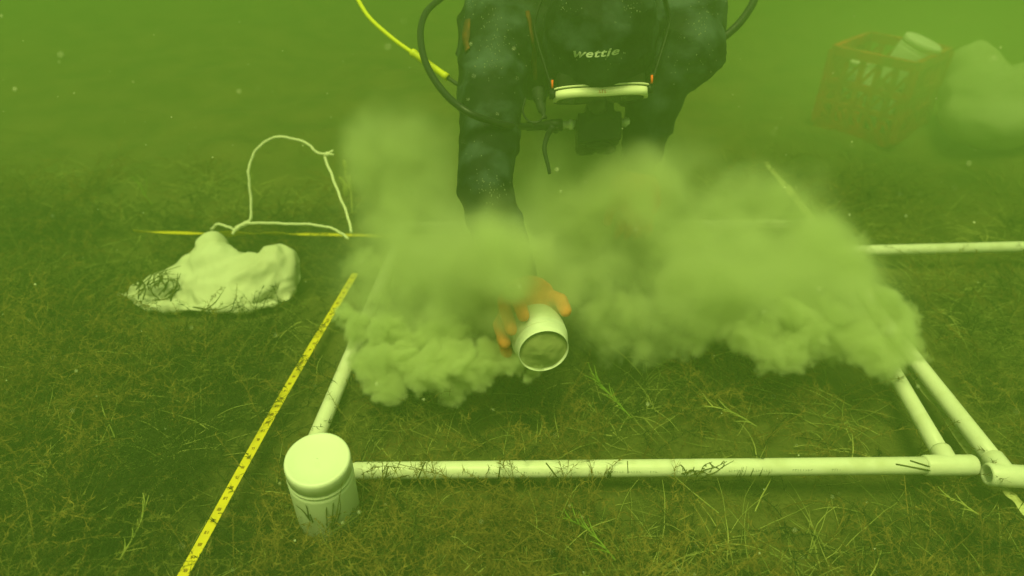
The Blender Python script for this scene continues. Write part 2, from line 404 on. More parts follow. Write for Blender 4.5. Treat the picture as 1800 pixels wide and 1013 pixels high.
# second frame, to the right
zq = .044
E_ = G(1768, 836, zq); e_dir = G(1612, 640, zq) - G(1750, 815, zq); e_dir /= np.linalg.norm(e_dir)
H_ = G(1524, 441, zq); hx = G(1800, 434, zq) - H_; hx /= np.linalg.norm(hx)
F_ = E_ + e_dir * np.linalg.norm((H_ - E_)[:2])
x2 = (G(1800, 838, zq) - E_); x2 /= np.linalg.norm(x2)
q2 = thing('quadrat_frame', 'second white pvc pipe frame, cut off by the right edge of the picture', 'quadrat', E_ - [0, 0, zq], 'pvc quadrat frames')
pr2 = PR*1.05
pipe('pipe', E_ + e_dir*.02, E_ + e_dir*(np.linalg.norm(F_-E_)), pr2, q2)
pipe('pipe', E_ + x2*.04, E_ + x2*.95, pr2, q2)
pipe('pipe', H_ - hx*.12, H_ + hx*1.0, PR*.95, q2)
pipe('pipe', E_ + x2*.95, H_ + hx*1.0, PR, q2)
mb = MB(); r = pr2*1.22
mb.add(*lathe([(r*.62, .03), (r*.70, -.0285), (r*.90, -.030), (r, -.027), (r, .040), (pr2, .042)], E_, x2, 36))
mb.add(*lathe([(r*.97, 0), (r*.97, .036), (pr2, .040)], E_, e_dir, 32))
mb.build('tee_fitting', M['pvc_fit'], q2)

# ------------------------------------------------------------------ measuring tapes
DIG = {'0': 'abcdef', '1': 'bc', '2': 'abged', '3': 'abgcd', '4': 'fgbc', '5': 'afgcd', '6': 'afgedc', '7': 'abc', '8': 'abcdefg', '9': 'abcdfg'}
SEG = {'a': ((0, 2), (1, 2)), 'b': ((1, 2), (1, 1)), 'c': ((1, 1), (1, 0)), 'd': ((0, 0), (1, 0)), 'e': ((0, 0), (0, 1)), 'f': ((0, 1), (0, 2)), 'g': ((0, 1), (1, 1))}
def strip(path, w, t, twist, name, m, parent=None):
    n = len(path); v = []; f = []; fr = []
    for i in range(n):
        tn = path[min(i+1, n-1)] - path[max(i-1, 0)]; tn = tn/np.linalg.norm(tn)
        s_ = np.cross(tn, [0, 0, 1.0]); s_ /= np.linalg.norm(s_); u_ = np.cross(s_, tn)
        a = twist[i] if hasattr(twist, '__len__') else twist
        S = s_*math.cos(a) + u_*math.sin(a); U = -s_*math.sin(a) + u_*math.cos(a); fr.append((tn, S, U))
        for k, h in ((-1, -1), (1, -1), (1, 1), (-1, 1)): v.append(path[i] + S*k*w/2 + U*h*t/2)
    for i in range(n-1):
        for k in range(4): k2 = (k+1) % 4; f.append((i*4+k, i*4+k2, i*4+4+k2, i*4+4+k))
    f.append((0, 1, 2, 3)); f.append(tuple((n-1)*4 + k for k in (3, 2, 1, 0)))
    return mesh_obj(name, v, f, m, parent, False), fr
T0 = G(318, 1018, .062); T1 = G(612, 497, .055); tdir = (T1 - T0); tl = np.linalg.norm(tdir); tdir /= tl
path = [T0 + tdir*(-.25 + s_) + np.array([.0025*math.sin(s_*7), 0, .004*math.sin(s_*5)]) for s_ in np.arange(0, tl + .30, .02)]
tp = thing('measuring_tape', 'bright yellow flat measuring tape running straight past the left side of the frame', 'tape', (path[0][0], path[0][1], .06))
_, fr = strip(path, .0165, .0006, .12, 'tape_band', M['tape'], tp)
mb = MB(); num = 31
for i in range(1, len(path)-1):
    tn, S, U = fr[i]
    sdir = S if S[0] > 0 else -S
    up_ = tn; c = path[i] + U*.0006
    for j, ch in enumerate(str(num)):
        for sg in DIG[ch]:
            (x0, y0), (x1, y1) = SEG[sg]
            p0 = c + sdir*(-.0026 + j*.0031 + x0*.0019) + up_*(y0 - 1)*.0019; p1 = c + sdir*(-.0026 + j*.0031 + x1*.0019) + up_*(y1 - 1)*.0019
            dd = p1 - p0; L = np.linalg.norm(dd); dd /= L
            mb.add(*box((p0+p1)/2, dd, np.cross(dd, U), U, L + .0009, .0010, .0004))
    num += 2
    if num > 99: num = 11
mb.build('tape_numbers', M['ink'], tp, False)

zt = .05
pb = [G(x, y, zt) for x, y in ((236, 407), (300, 409), (360, 411), (420, 411), (470, 411), (530, 412), (600, 413), (700, 416), (840, 420))]
pb = catmull(pb, 8)
tw = [.15 + 1.2*math.exp(-((i-22)/5)**2) + .9*math.exp(-((i-34)/4)**2) + .8*math.exp(-((i)/4)**2) for i in range(len(pb))]
bt = tag(strip(pb, .017, .0006, tw, 'measuring_tape', M['tape'])[0], 'second yellow tape lying slack and twisted behind the white bag', 'tape')

ps = [G(x, y, z_) for x, y, z_ in ((1345, 285, .05), (1362, 306, .05), (1400, 350, .05), (1450, 415, .03), (1520, 498, .03), (1604, 652, .022), (1660, 728, .020), (1728, 822, .016), (1768, 862, .014), (1800, 893, .014), (1860, 960, .02), (1930, 1040, .02))]
ps = catmull(ps, 8)
tw = [.25*math.sin(i*.31) + .2*math.sin(i*.83) for i in range(len(ps))]
tag(strip(ps, .019, .0008, tw, 'measuring_tape', M['tape_pale'])[0], 'pale mottled flat tape lying under the right hand pipe frame', 'tape')

# ------------------------------------------------------------------ white jars
def jar(name, base, axis, rad, h, label, lidded=True):
    """screw-top plastic jar; base = centre of closed end, axis points to the mouth"""
    t = thing(name, label, 'jar', base, 'white plastic jars')
    axis = np.asarray(axis, float); axis /= np.linalg.norm(axis)
    n = .88
    prof = [(.001, 0), (rad*.86, 0), (rad*.97, .003), (rad, .010), (rad, h*.74), (rad*.985, h*.775), (rad*.965, h*.78), (rad*.965, h*.80)]
    if lidded:
        MB().add(*lathe(prof, base, axis, 56)).build('jar_body', M['jar'], t)
        l = h*.80
        lid = [(rad*.93, l-.001), (rad*.99, l), (rad*1.0, l+.003), (rad*.965, l+.0045), (rad*.965, l+.008), (rad*.985, l+.009), (rad*.985, h-.006), (rad*.96, h-.0015), (rad*.90, h), (rad*.86, h-.0012), (rad*.3, h-.0012), (.0005, h-.0012)]
        MB().add(*lathe(lid, base, axis, 56)).build('lid', M['jar'], t)
    else:
        prof = [(.001, 0), (rad*.62, 0), (rad*.76, .004), (rad*.88, .014), (rad*.97, .030), (rad, .040), (rad, h*.66), (rad*.985, h*.70), (rad*.90, h*.72), (rad*.895, h*.75), (rad*.94, h*.77), (rad*.94, h*.81),
                (rad*.885, h*.825), (rad*.88, h*.97), (rad*.87, h), (rad*.855, h), (rad*.85, h-.004), (rad*.85, h*.5)]
        MB().add(*lathe(prof, base, axis, 64)).build('jar_body', M['jar'], t)
    return t
jb = G(583, 918, .0) ; jb[2] = .002
jt = P(556, 800, 0.93)
jax = jt - jb; jh = np.linalg.norm(jax)
jar('jar', jb, jax, .0465, min(jh, .17), 'white screw top jar with its lid on, standing in the weed at the frame corner')

# held jar
JM = P(956, 618, 1.085); JA = -ray(956, 618); JA /= np.linalg.norm(JA)
JA = JA*.78 + _x*.20 - _u*.58; JA /= np.linalg.norm(JA)
JR, JH = .0475, .092
JB = JM - JA*JH
j2 = jar('jar', JB, JA, JR, JH, 'open white jar held mouth down in the orange glove, full of murky silt', lidded=False)
e1 = np.cross(JA, [0, 0, 1.0]); e1 /= np.linalg.norm(e1)
if e1[0] < 0: e1 = -e1
e2 = np.cross(e1, JA);
if e2[2] < 0: e2 = -e2
v = []; f = []; NR, NS = 14, 40
for i in range(NR+1):
    for k in range(NS):
        r_ = JR*.855*i/NR; w = 2*math.pi*k/NS; p = JM + e1*r_*math.cos(w) + e2*r_*math.sin(w)
        q = mnoise.fractal(V(p*38), 1, 2, 4)*.0025*(1 - (i/NR)**6) + .009*(1-(i/NR)**2)
        v.append(p + JA*(q - .0065))
for i in range(NR):
    for k in range(NS): k2 = (k+1) % NS; f.append((i*NS+k, i*NS+k2, (i+1)*NS+k2, (i+1)*NS+k))
so = mesh_obj('sediment', v, f, M['sed'], j2); so['label'] = 'olive silt filling the mouth of the jar'

# ------------------------------------------------------------------ diver
FD = np.array([0.0, -.52, -.854]); FD /= np.linalg.norm(FD)            # where the face points
UD = np.array([0.0, -.854, .52]); UD /= np.linalg.norm(UD)             # crown direction
RX = np.array([.9985, 0, .05]); RX /= np.linalg.norm(RX)
Hc = P(1053, 62, 1.21)
body = MB()
axm = np.array([RX, -FD, UD])
body.add(*ball(Hc + UD*.01, .108, 28, 20, (.93, 1.06, 1.12), axm))
body.add(*ball(Hc - UD*.055 + FD*.022, .078, 24, 16, (.86, 1.0, .95), axm))      # jaw
neck0 = Hc - UD*.07 - FD*.03
SL = P(872, 46, 1.32); SR = P(1205, 34, 1.32); ch = (SL + SR)/2 + np.array([0, .12, -.015])
body.add(*capsule(neck0, ch, .068, .10, 24))
body.add(*capsule(SL + [.05, .05, 0], SR + [-.05, .05, 0], .098, .098, 24))
body.add(*ball(ch + [0, .05, -.01], .17, 28, 18, (1.02, 1.0, .72)))
bl = ch + np.array([0, .33, .015]); pv = ch + np.array([0, .58, .045])
body.add(*ball(bl, .15, 24, 16, (1.0, 1.35, .78))); body.add(*ball(pv, .15, 24, 16, (1.08, 1.0, .80)))
for sx in (-1, 1):
    hip = pv + [sx*.085, .03, 0]; kn = hip + [sx*.06, .44, .005]; an = kn + [sx*.02, .34, .22]
    body.add(*capsule(hip, kn, .098, .062)); body.add(*capsule(kn, an, .062, .04)); body.add(*capsule(an, an + np.array([0, .12, .06]), .042, .03))
body.add(*ball(P(938, 96, 1.40), .088, 20, 14)); body.add(*ball(P(1140, 118, 1.36), .088, 20, 14))
EL = P(853, 340, 1.13); WL = JB - JA*.055 + e2*.02 - e1*.01
body.add(*capsule(SL, lerp(SL, EL, .45), .076, .062)); body.add(*capsule(lerp(SL, EL, .4), EL, .062, .044)); 
body.add(*capsule(EL, lerp(EL, WL, .4), .045, .046)); body.add(*capsule(lerp(EL, WL, .4), WL, .046, .032))
ER = P(1158, 138, 1.27); WR = P(1120, 300, 1.34)
body.add(*capsule(SR, ER, .082, .062)); body.add(*capsule(ER, lerp(ER, WR, .4), .058, .050)); body.add(*capsule(lerp(ER, WR, .4), WR, .050, .032))
body.add(*ball(P(1206, 84, 1.25), .074, 24, 16, (1, 1, 1.0))); body.add(*ball(P(1190, 40, 1.3), .085, 24, 16))
def suit_disp(c, n):
    q = Vector((c.x*9, c.y*9, c.z*26)); a = 1 - abs(mnoise.noise(q))*2
    w = math.sin((c.z + .3*mnoise.noise(c*7))*110)*.5
    return .0055*a*abs(a) + .0045*w*max(0, mnoise.noise(c*11)) + .0022*mnoise.noise(c*38)
dv = thing('person', 'diver in black hooded wetsuit and orange gloves, head down over the silt cloud', 'person', (float(ch[0]), float(ch[1]), 0))
bo = fuse('body', body, .008, 5, M['suit'], dv, suit_disp)
bo['label'] = 'black hooded wetsuit over the body'
dg = bpy.context.evaluated_depsgraph_get(); bvh = BVHTree.FromObject(bo, dg)
# (the body mesh is in world space; its parent only sits at the base)
def hit(px, py, off=.0015):
    r_ = V(ray(px, py)).normalized(); h = bvh.ray_cast(V(_c), r_)
    return None if h[0] is None else (h[0] + h[1]*off, h[1], h[3])

# hand in glove round the jar (palm over the closed end, fingers down the side)
def hand(name, palm, ax_t, ea, eb, fingers, thumb, wrist, parent):
    mb = MB()
    mb.add(*ball(palm + eb*.022 - ea*.006, .050, 20, 14, (1.05, 1.0, .8), np.array([ea, eb, ax_t]))); mb.add(*ball(palm + eb*.0, .047, 20, 14, (1.1, 1.0, .6), np.array([ea, eb, ax_t])))
    mb.add(*capsule(wrist, palm, .031, .030))
    for ps_, r0 in fingers + [thumb]:
        for i in range(len(ps_)-1):
            a_, b_ = r0*(1 - .10*i), r0*(1 - .10*(i+1)); mb.add(*capsule(ps_[i], ps_[i+1], a_, b_, 14))
    return fuse(name, mb, .0022, 2, M['glove'], parent, lambda c, n: .0006*mnoise.noise(c*120))
fs = []
palm = JB - JA*.020
def jp(ang, rad, along): return JB + (e1*math.cos(R(ang)) + e2*math.sin(R(ang)))*rad + JA*along
for ang, ln in ((205, .052), (175, .064), (146, .068), (118, .060)):
    fs.append(([jp(ang, .022, -.018), jp(ang, .046, -.012), jp(ang, JR+.013, .014), jp(ang, JR+.0125, ln)], .0150))
th_ = ([jp(70, .018, -.016), jp(52, .046, -.010), jp(42, JR+.014, .012), jp(38, JR+.013, .038)], .0155)
hand('glove', palm, JA, e1, e2, fs, th_, WL, dv)
pr_ = WR + np.array([-.0, -.02, -.06]); fs = []
for k in range(4):
    b0 = pr_ + np.array([-.03 + .02*k, 0, -.02]); fs.append(([b0, b0 + [0, -.018, -.03], b0 + [0, -.005, -.055 + .004*abs(k-1.5)], b0 + [0, .012, -.068]], .0105))
th_ = ([pr_ + [-.03, 0, .012], pr_ + [-.052, -.016, -.008], pr_ + [-.058, -.028, -.030]], .012)
hand('glove', pr_, np.array([0, 1., 0]), np.array([1., 0, 0]), np.array([0, 0, 1.]), fs, th_, WR, dv)

# word on the forehead of the hood
tcu = bpy.data.curves.new('txt', 'FONT'); tcu.body = 'wettie'; tcu.size = 1; tcu.shear = .28; tcu.offset = .022; tcu.space_character = 1.08; tcu.resolution_u = 3
to = bpy.data.objects.new('txt', tcu); COL.objects.link(to); dg.update()
tm = bpy.data.meshes.new_from_object(to.evaluated_get(bpy.context.evaluated_depsgraph_get())); bpy.data.objects.remove(to)
bm = bmesh.new(); bm.from_mesh(tm); bmesh.ops.subdivide_edges(bm, edges=[e for e in bm.edges if e.calc_length() > .12], cuts=2); bmesh.ops.triangulate(bm, faces=bm.faces)
xs = [q.co.x for q in bm.verts]; x0, x1 = min(xs), max(xs); ok = True
for q in bm.verts:
    t = (q.co.x - x0)/(x1 - x0); pxx = 1009 + 79*t; pyy = 99 - q.co.y*19.5 - 5*t + 4*math.sin(t*3.14)
    h = hit(pxx, pyy, .0022)
    if h: q.co = h[0]
    else: ok = False
bm.to_mesh(tm); bm.free()
link_mesh('hood_lettering', tm, M['print_white'], bo)

# dusting of silt and tiny bubbles on the suit
mb = MB(); g = random.Random(5)
def dab(cx_, cy_, sx_, sy_, n, r0=.0004, r1=.0012):
    for _ in range(n):
        h = hit(g.gauss(cx_, sx_), g.gauss(cy_, sy_), 0)
        if h: mb.add(*ball(h[0], g.uniform(r0, r1), 5, 4, (1, g.uniform(.5, 1), 1.6)))
for a_ in ((868, 78, 14, 26, 60), (862, 330, 16, 16, 55), (990, 12, 6, 8, 14), (1110, 12, 10, 10, 26), (1235, 30, 14, 22, 40), (1215, 100, 26, 26, 26), (850, 240, 20, 60, 22), (930, 60, 90, 60, 40), (850, 20, 20, 12, 18), (1070, 120, 60, 16, 12)): dab(*a_)
sp = mb.build('silt_dusting', M['dust'], bo); sp['kind'] = 'stuff'

# brown straps / panels at the shoulder and chest
def draped(pix, w, m, name, lift=.003, t=.003):
    pts = []
    for (x, y) in pix:
        h = hit(x, y, lift)
        if h: pts.append((np.array(h[0]), np.array(h[1])))
    v = []; f = []
    for i, (p, n_) in enumerate(pts):
        tn = pts[min(i+1, len(pts)-1)][0] - pts[max(i-1, 0)][0]; tn /= np.linalg.norm(tn); s_ = np.cross(tn, n_); s_ /= np.linalg.norm(s_)
        ww = w*(.55 + .45*math.sin(math.pi*(i+.5)/len(pts)))
        for a_, b_ in ((-1, -1), (1, -1), (1, 1), (-1, 1)): v.append(p + s_*a_*ww/2 + n_*b_*t/2)
    for i in range(len(pts)-1):
        for k in range(4): k2 = (k+1) % 4; f.append((i*4+k, i*4+k2, i*4+4+k2, i*4+4+k))
    return mesh_obj(name, v, f, m, bo)
draped([(824 - 3*math.sin(i/9*3.1), 36 + 6*i) for i in range(10)], .016, M['rust'], 'shoulder_panel')
draped([(926 + i*1.2, 20 + 9*i) for i in range(14)], .012, M['rust'], 'chest_strap', .004)

# face with nose, inside the mask
fc = MB(); fc.add(*ball(Hc + FD*.052 - UD*.012, .062, 20, 14, (.95, .75, 1.05), axm)); fc.add(*capsule(Hc + FD*.10 + UD*.012, Hc + FD*.117 - UD*.018, .010, .016, 12))
fuse('face', fc, .004, 3, M['skin'], dv)
# dive mask
mk = thing('dive_mask', 'white rimmed dive mask worn over the black hood', 'dive mask', (0, 0, 0))
MC = Hc + FD*.108 + UD*.020
mk.location = V(MC)
def mp(a, b, c): return MC + RX*a + UD*b + FD*c
def ring_outline(s=1.0, n=96):
    out = []
    for k in range(n):
        w = 2*math.pi*k/n; c_, s_ = math.cos(w), math.sin(w)
        x = .084*np.sign(c_)*abs(c_)**.62; y = .041*np.sign(s_)*abs(s_)**.66
        if s_ < 0: y += .026*math.exp(-(x/.020)**2)
        else: y += -.006*math.exp(-(x/.028)**2) + .003*math.cos(x/.084*3.1)*0
        out.append((x*s, y*s if s == 1 else y*(s - .06)))
    return out
def band(o1, o2, c1, c2):
    n = len(o1); v = [mp(x, y, c1) for x, y in o1] + [mp(x, y, c2) for x, y in o1] + [mp(x, y, c2) for x, y in o2] + [mp(x, y, c1) for x, y in o2]; f = []
    for j in range(4):
        for k in range(n): k2 = (k+1) % n; j2_ = (j+1) % 4; f.append((j*n+k, j*n+k2, j2_*n+k2, j2_*n+k))
    return v, f
def arc_band(o1, o2, c1, c2, lo):
    n = len(o1); idx = [k for k in range(n) if lo(o1[k][1])]
    while (idx[0] - 1) % n in idx: idx = idx[1:] + idx[:1]
    v = []; f = []
    for k in idx: v += [mp(*o1[k], c1), mp(*o1[k], c2), mp(*o2[k], c2), mp(*o2[k], c1)]
    for i in range(len(idx)-1):
        for k in range(4): k2 = (k+1) % 4; f.append((i*4+k, i*4+k2, i*4+4+k2, i*4+4+k))
    return v, f + [(0, 1, 2, 3), tuple(len(v)-4 + k for k in (3, 2, 1, 0))]
MB().add(*arc_band(ring_outline(1.0), ring_outline(.93), -.002, .013, lambda y: y > -.002)).build('mask_frame', M['mask_white'], mk)
MB().add(*arc_band(ring_outline(.99), ring_outline(.93), -.002, .011, lambda y: y <= .002)).build('mask_frame', M['silicone'], mk)
MB().add(*arc_band(ring_outline(1.035), ring_outline(.97), -.0075, -.0045, lambda y: y > .005)).build('rim', M['mask_white'], mk)
ol = ring_outline(.94); n_ = len(ol)
mesh_obj('lens', [mp(x, y, .010 - .10*x*x) for x, y in ol] + [mp(x, y, .006) for x, y in ol], [tuple(range(n_)), tuple(range(n_, 2*n_))[::-1]] + [(k, (k+1) % n_, n_+(k+1) % n_, n_+k) for k in range(n_)], M['mask_lens'], mk, False)
so_, si_ = ring_outline(.95), ring_outline(.80)
v = [mp(x, y, -.004) for x, y in so_] + [mp(x*.96, y*1.02, -.050) for x, y in so_] + [mp(x*.9, y*.95, -.050) for x, y in si_] + [mp(x, y, -.004) for x, y in si_]; n_ = len(so_); f = []
for j in range(4):
    for k in range(n_): k2 = (k+1) % n_; j2_ = (j+1) % 4; f.append((j*n_+k, j*n_+k2, j2_*n_+k2, j2_*n_+k))
mesh_obj('skirt', v, f, M['silicone'], mk)
for sx in (-1, 1):
    mb = MB(); mb.add(*box(mp(sx*.086, .012, .000), RX, UD, FD, .010, .016, .016)); mb.add(*box(mp(sx*.089, .013, -.016), RX, UD, FD, .007, .012, .020))
    mb.build('buckle', M['rubber'], mk)
    MB().add(*box(mp(sx*.087, .024, -.014), RX*math.cos(.3*sx)+UD*math.sin(.3*sx), UD, FD, .0035, .006, .014)).build('buckle_tab', M['orange'], mk)
st = [mp(-.090, .013, -.02)] + [Hc + RX*(.116*math.cos(w)) + -FD*(.122*math.sin(w)) + UD*(.03 + .02*math.sin(w)) for w in np.linspace(math.pi, 0, 15)] + [mp(.090, .013, -.02)]
st = catmull(st, 3); v = []; f = []
for p in st:
    o_ = p - Hc; o_ = o_ - UD*o_.dot(UD); o_ /= np.linalg.norm(o_)
    for a_, b_ in ((-1, 0), (1, 0), (1, 1), (-1, 1)): v.append(p + UD*a_*.010 + o_*b_*.003)
for i in range(len(st)-1):
    for k in range(4): k2 = (k+1) % 4; f.append((i*4+k, i*4+k2, i*4+4+k2, i*4+4+k))
mesh_obj('strap', v, f, M['rubber'], mk)
# small worn red lettering on the top of the frame (not legible in the photograph)
mb = MB(); g = random.Random(9)
for k in range(7):
    x = -.014 + k*.0045; y = .0350 + .0005
    mb.add(*box(mp(x, y, .005), RX, FD, UD, .0009, .0055, .0006))
    if k % 2: mb.add(*box(mp(x+.001, y, .0025), RX, FD, UD, .0026, .0009, .0006))
    if k % 3: mb.add(*box(mp(x+.001, y, .0070), RX, FD, UD, .0026, .0009, .0006))
mb.build('frame_lettering', M['red_ink'], mk, False)

np_ = MB(); np_.add(*capsule(mp(0, -.020, .004), mp(0, -.034, .012), .017, .019, 14)); np_.build('nose_pocket', M['silicone'], mk)
# regulator in the mouth, with its hoses
rg = thing('scuba_regulator', 'black scuba regulator held in the mouth, with hoses curving out to both sides', 'regulator', (0, 0, 0))
RC = Hc + FD*.142 - UD*.078 + RX*.010
rg.location = V(RC)
def rp(a, b, c): return RC + RX*a + UD*b + FD*c
mb = MB()
mb.add(*box(rp(0, -.004, .012), RX, UD, FD, .084, .056, .054)); mb.add(*box(rp(0, .006, -.018), RX, UD, FD, .052, .048, .034)); mb.add(*box(rp(0, -.022, .028), RX, UD, FD, .078, .044, .034))
for sx_ in (-.020, .020): mb.add(*capsule(rp(sx_ - .009, -.042, .044), rp(sx_ + .009, -.042, .044), .013, .013))
mb.add(*capsule(rp(-.036, 0, .004), rp(.036, 0, .004), .014, .014)); mb.add(*box(rp(0, .014, .036), RX, UD, FD, .050, .012, .010))
fuse('second_stage', mb, .003, 3, M['rubber'], rg, lambda c, n: .0006*mnoise.noise(c*90))
MB().add(*lathe([(.0005, -.001), (.020, 0), (.024, .003), (.024, .006), (.015, .009), (.0005, .009)], rp(0, .006, .040), FD, 32)).build('purge_button', M['rubber'], rg)
mb = MB(); mb.add(*capsule(rp(0, 0, -.02), rp(0, 0, -.058), .017, .022)); mb.build('mouthpiece', M['rubber'], rg)
MB().add(*lathe([(.0005, 0), (.008, 0), (.008, .006), (.0105, .007), (.0105, .012), (.0118, .013), (.0118, .021), (.0105, .022), (.0105, .028), (.0005, .028)], rp(.044, .004, .004), RX, 20)).build('adjustment_knob', M['steel'], rg)
MB().add(*lathe([(.0005, 0), (.0075, 0), (.0075, .005), (.0100, .0055), (.0100, .013), (.0070, .0135), (.0070, .030), (.0005, .030)], rp(-.044, .002, .002), -RX, 18)).build('hose_fitting', M['steel'], rg)
hs = rp(-.070, .002, .002)
mb = MB(); mb.add(*lathe([(.0005, 0), (.011, 0), (.012, .004), (.012, .022), (.010, .026), (.010, .034), (.0085, .036), (.0085, .070), (.0005, .070)], hs, -RX + UD*.02, 20)); mb.add(*capsule(hs - RX*.012, hs - RX*.012 - UD*.018 + FD*.006, .010, .007)); mb.build('swivel_joint', M['rubber'], rg)
pts = [hs - RX*.06, P(900, 222, 1.16), P(866, 214, 1.12), P(820, 196, 1.10), P(778, 160, 1.13), P(748, 110, 1.17), P(739, 60, 1.22), P(748, 24, 1.27), P(772, 0, 1.32), P(815, -28, 1.37), P(880, -55, 1.45)]
pts = catmull(pts, 8)
MB().add(*tube(pts, .0062, 12)).build('hose', M['rubber'], rg)
pts = catmull([P(1200, -50, 1.50), P(1290, -60, 1.40), P(1330, -30, 1.35), P(1326, 0, 1.33), P(1302, 38, 1.31), P(1272, 66, 1.30), P(1235, 92, 1.29)], 8)
MB().add(*tube(pts, .0078, 12)).build('hose', M['rubber'], rg)
# gauge clip and dangling bits at the chest, between arm and mask
cl = thing('lanyard', 'thin black cord loop and strap end hanging between the arm and the mask', 'lanyard', P(935, 200, 1.22))
pts = catmull([P(924, 172, 1.2), P(919, 195, 1.2), P(928, 212, 1.2), P(945, 215, 1.2), P(956, 203, 1.2), P(958, 180, 1.22), P(962, 160, 1.25)], 6)
MB().add(*tube(pts, .0018, 8)).build('cord', M['rubber'], cl)
pts = [P(946, 158, 1.22), P(950, 185, 1.21), P(958, 208, 1.2)]
MB().add(*tube(catmull(pts, 5), [.012]*4 + [.008]*4 + [.004]*3, 10)).build('strap_end', M['strap'], cl)
pts = catmull([P(972, 222, 1.19), P(962, 240, 1.2), P(957, 262, 1.2), P(963, 290, 1.2), P(966, 306, 1.2)], 6)
MB().add(*tube(pts, np.linspace(.0055, .003, len(pts)), 8)).build('tether', M['strap'], cl)

# yellow hose coming in from the upper left
yh = thing('yellow_hose', 'yellow hose with a thicker end sleeve, reaching in from the top left to the diver', 'hose', P(730, 90, 1.3))
zz_ = 1.30
pts = catmull([P(380, -700, 1.85), P(470, -380, 1.68), P(550, -170, 1.52), P(600, -50, 1.42), P(628, -2, 1.39), P(650, 32, 1.36), P(690, 68, 1.33), P(726, 94, 1.31)], 8)
MB().add(*tube(pts, .0044, 12)).build('hose_line', M['yhose'], yh)
a_, b_ = P(724, 92, 1.31), P(787, 137, 1.29); L = np.linalg.norm(b_ - a_)
MB().add(*lathe([(.0005, 0), (.0078, 0), (.0085, .003), (.0085, .008), (.0070, .010), (.0066, L-.012), (.0074, L-.010), (.0074, L), (.0005, L)], a_, b_ - a_, 20)).build('end_sleeve', M['yhose'], yh)
pts = catmull([b_, P(810, 152, 1.28), P(842, 168, 1.26), P(880, 176, 1.24)], 6)
MB().add(*tube(pts, .0040, 10)).build('hose_tail', M['rubber'], yh)

# ------------------------------------------------------------------ white cloth bags
def fold(sc_, amp, seed, gather=None):
    o_ = Vector((seed, seed*2.3, -seed))
    def f_(c, n):
        q = c*sc_ + o_; w = Vector((mnoise.noise(q*.7), mnoise.noise(q*.7 + Vector((9, 1, 4))), mnoise.noise(q*.7 + Vector((3, 7, 2)))))
        d_, _p = mnoise.voronoi(q + w*.8, distance_metric='DISTANCE'); e_ = d_[1] - d_[0]
        d2, _p = mnoise.voronoi(q*2.6 + w*1.7, distance_metric='DISTANCE')
        a = amp*(.55*math.exp(-e_*5) - .5*(1 - d_[0])) + amp*.28*(math.exp(-(d2[1]-d2[0])*5) - .5)
        a += amp*.5*(1 - 2*abs(mnoise.noise(Vector((q.x*.6, q.y*.6, q.z*2.2)) + w)))
        if gather is not None:
            v_ = c - gather; L = v_.length; a += .007*math.sin(math.atan2(v_.z, v_.x)*13 + w.x*5)*math.exp(-L/.07)
        return a
    return f_
def bpt(px, py, h): return G(px, py, h)
bag = thing('cloth_bag', 'large crumpled white cloth bag with drawstring loop, lying in the weed at the left', 'bag', G(380, 545, 0), 'white cloth bags')
def bp_(x, y, zc): return P(x, y, zc)
lumps = [(P(x, y, zc), r_, sq) for x, y, zc, r_, sq in ((385, 482, 1.56, .070, (1.1, .9, .95)), (374, 440, 1.58, .036, (1, 1, 1.2)), (330, 505, 1.55, .055, (1.1, 1, .8)), (435, 492, 1.55, .068, (1.1, 1, .8)), (395, 522, 1.50, .050, (1.6, 1, .6)),
                         (488, 470, 1.58, .052, (.9, 1, 1.1)), (285, 500, 1.57, .034, (1.4, 1, .7)), (250, 508, 1.57, .020, (1.4, 1, .8)))]
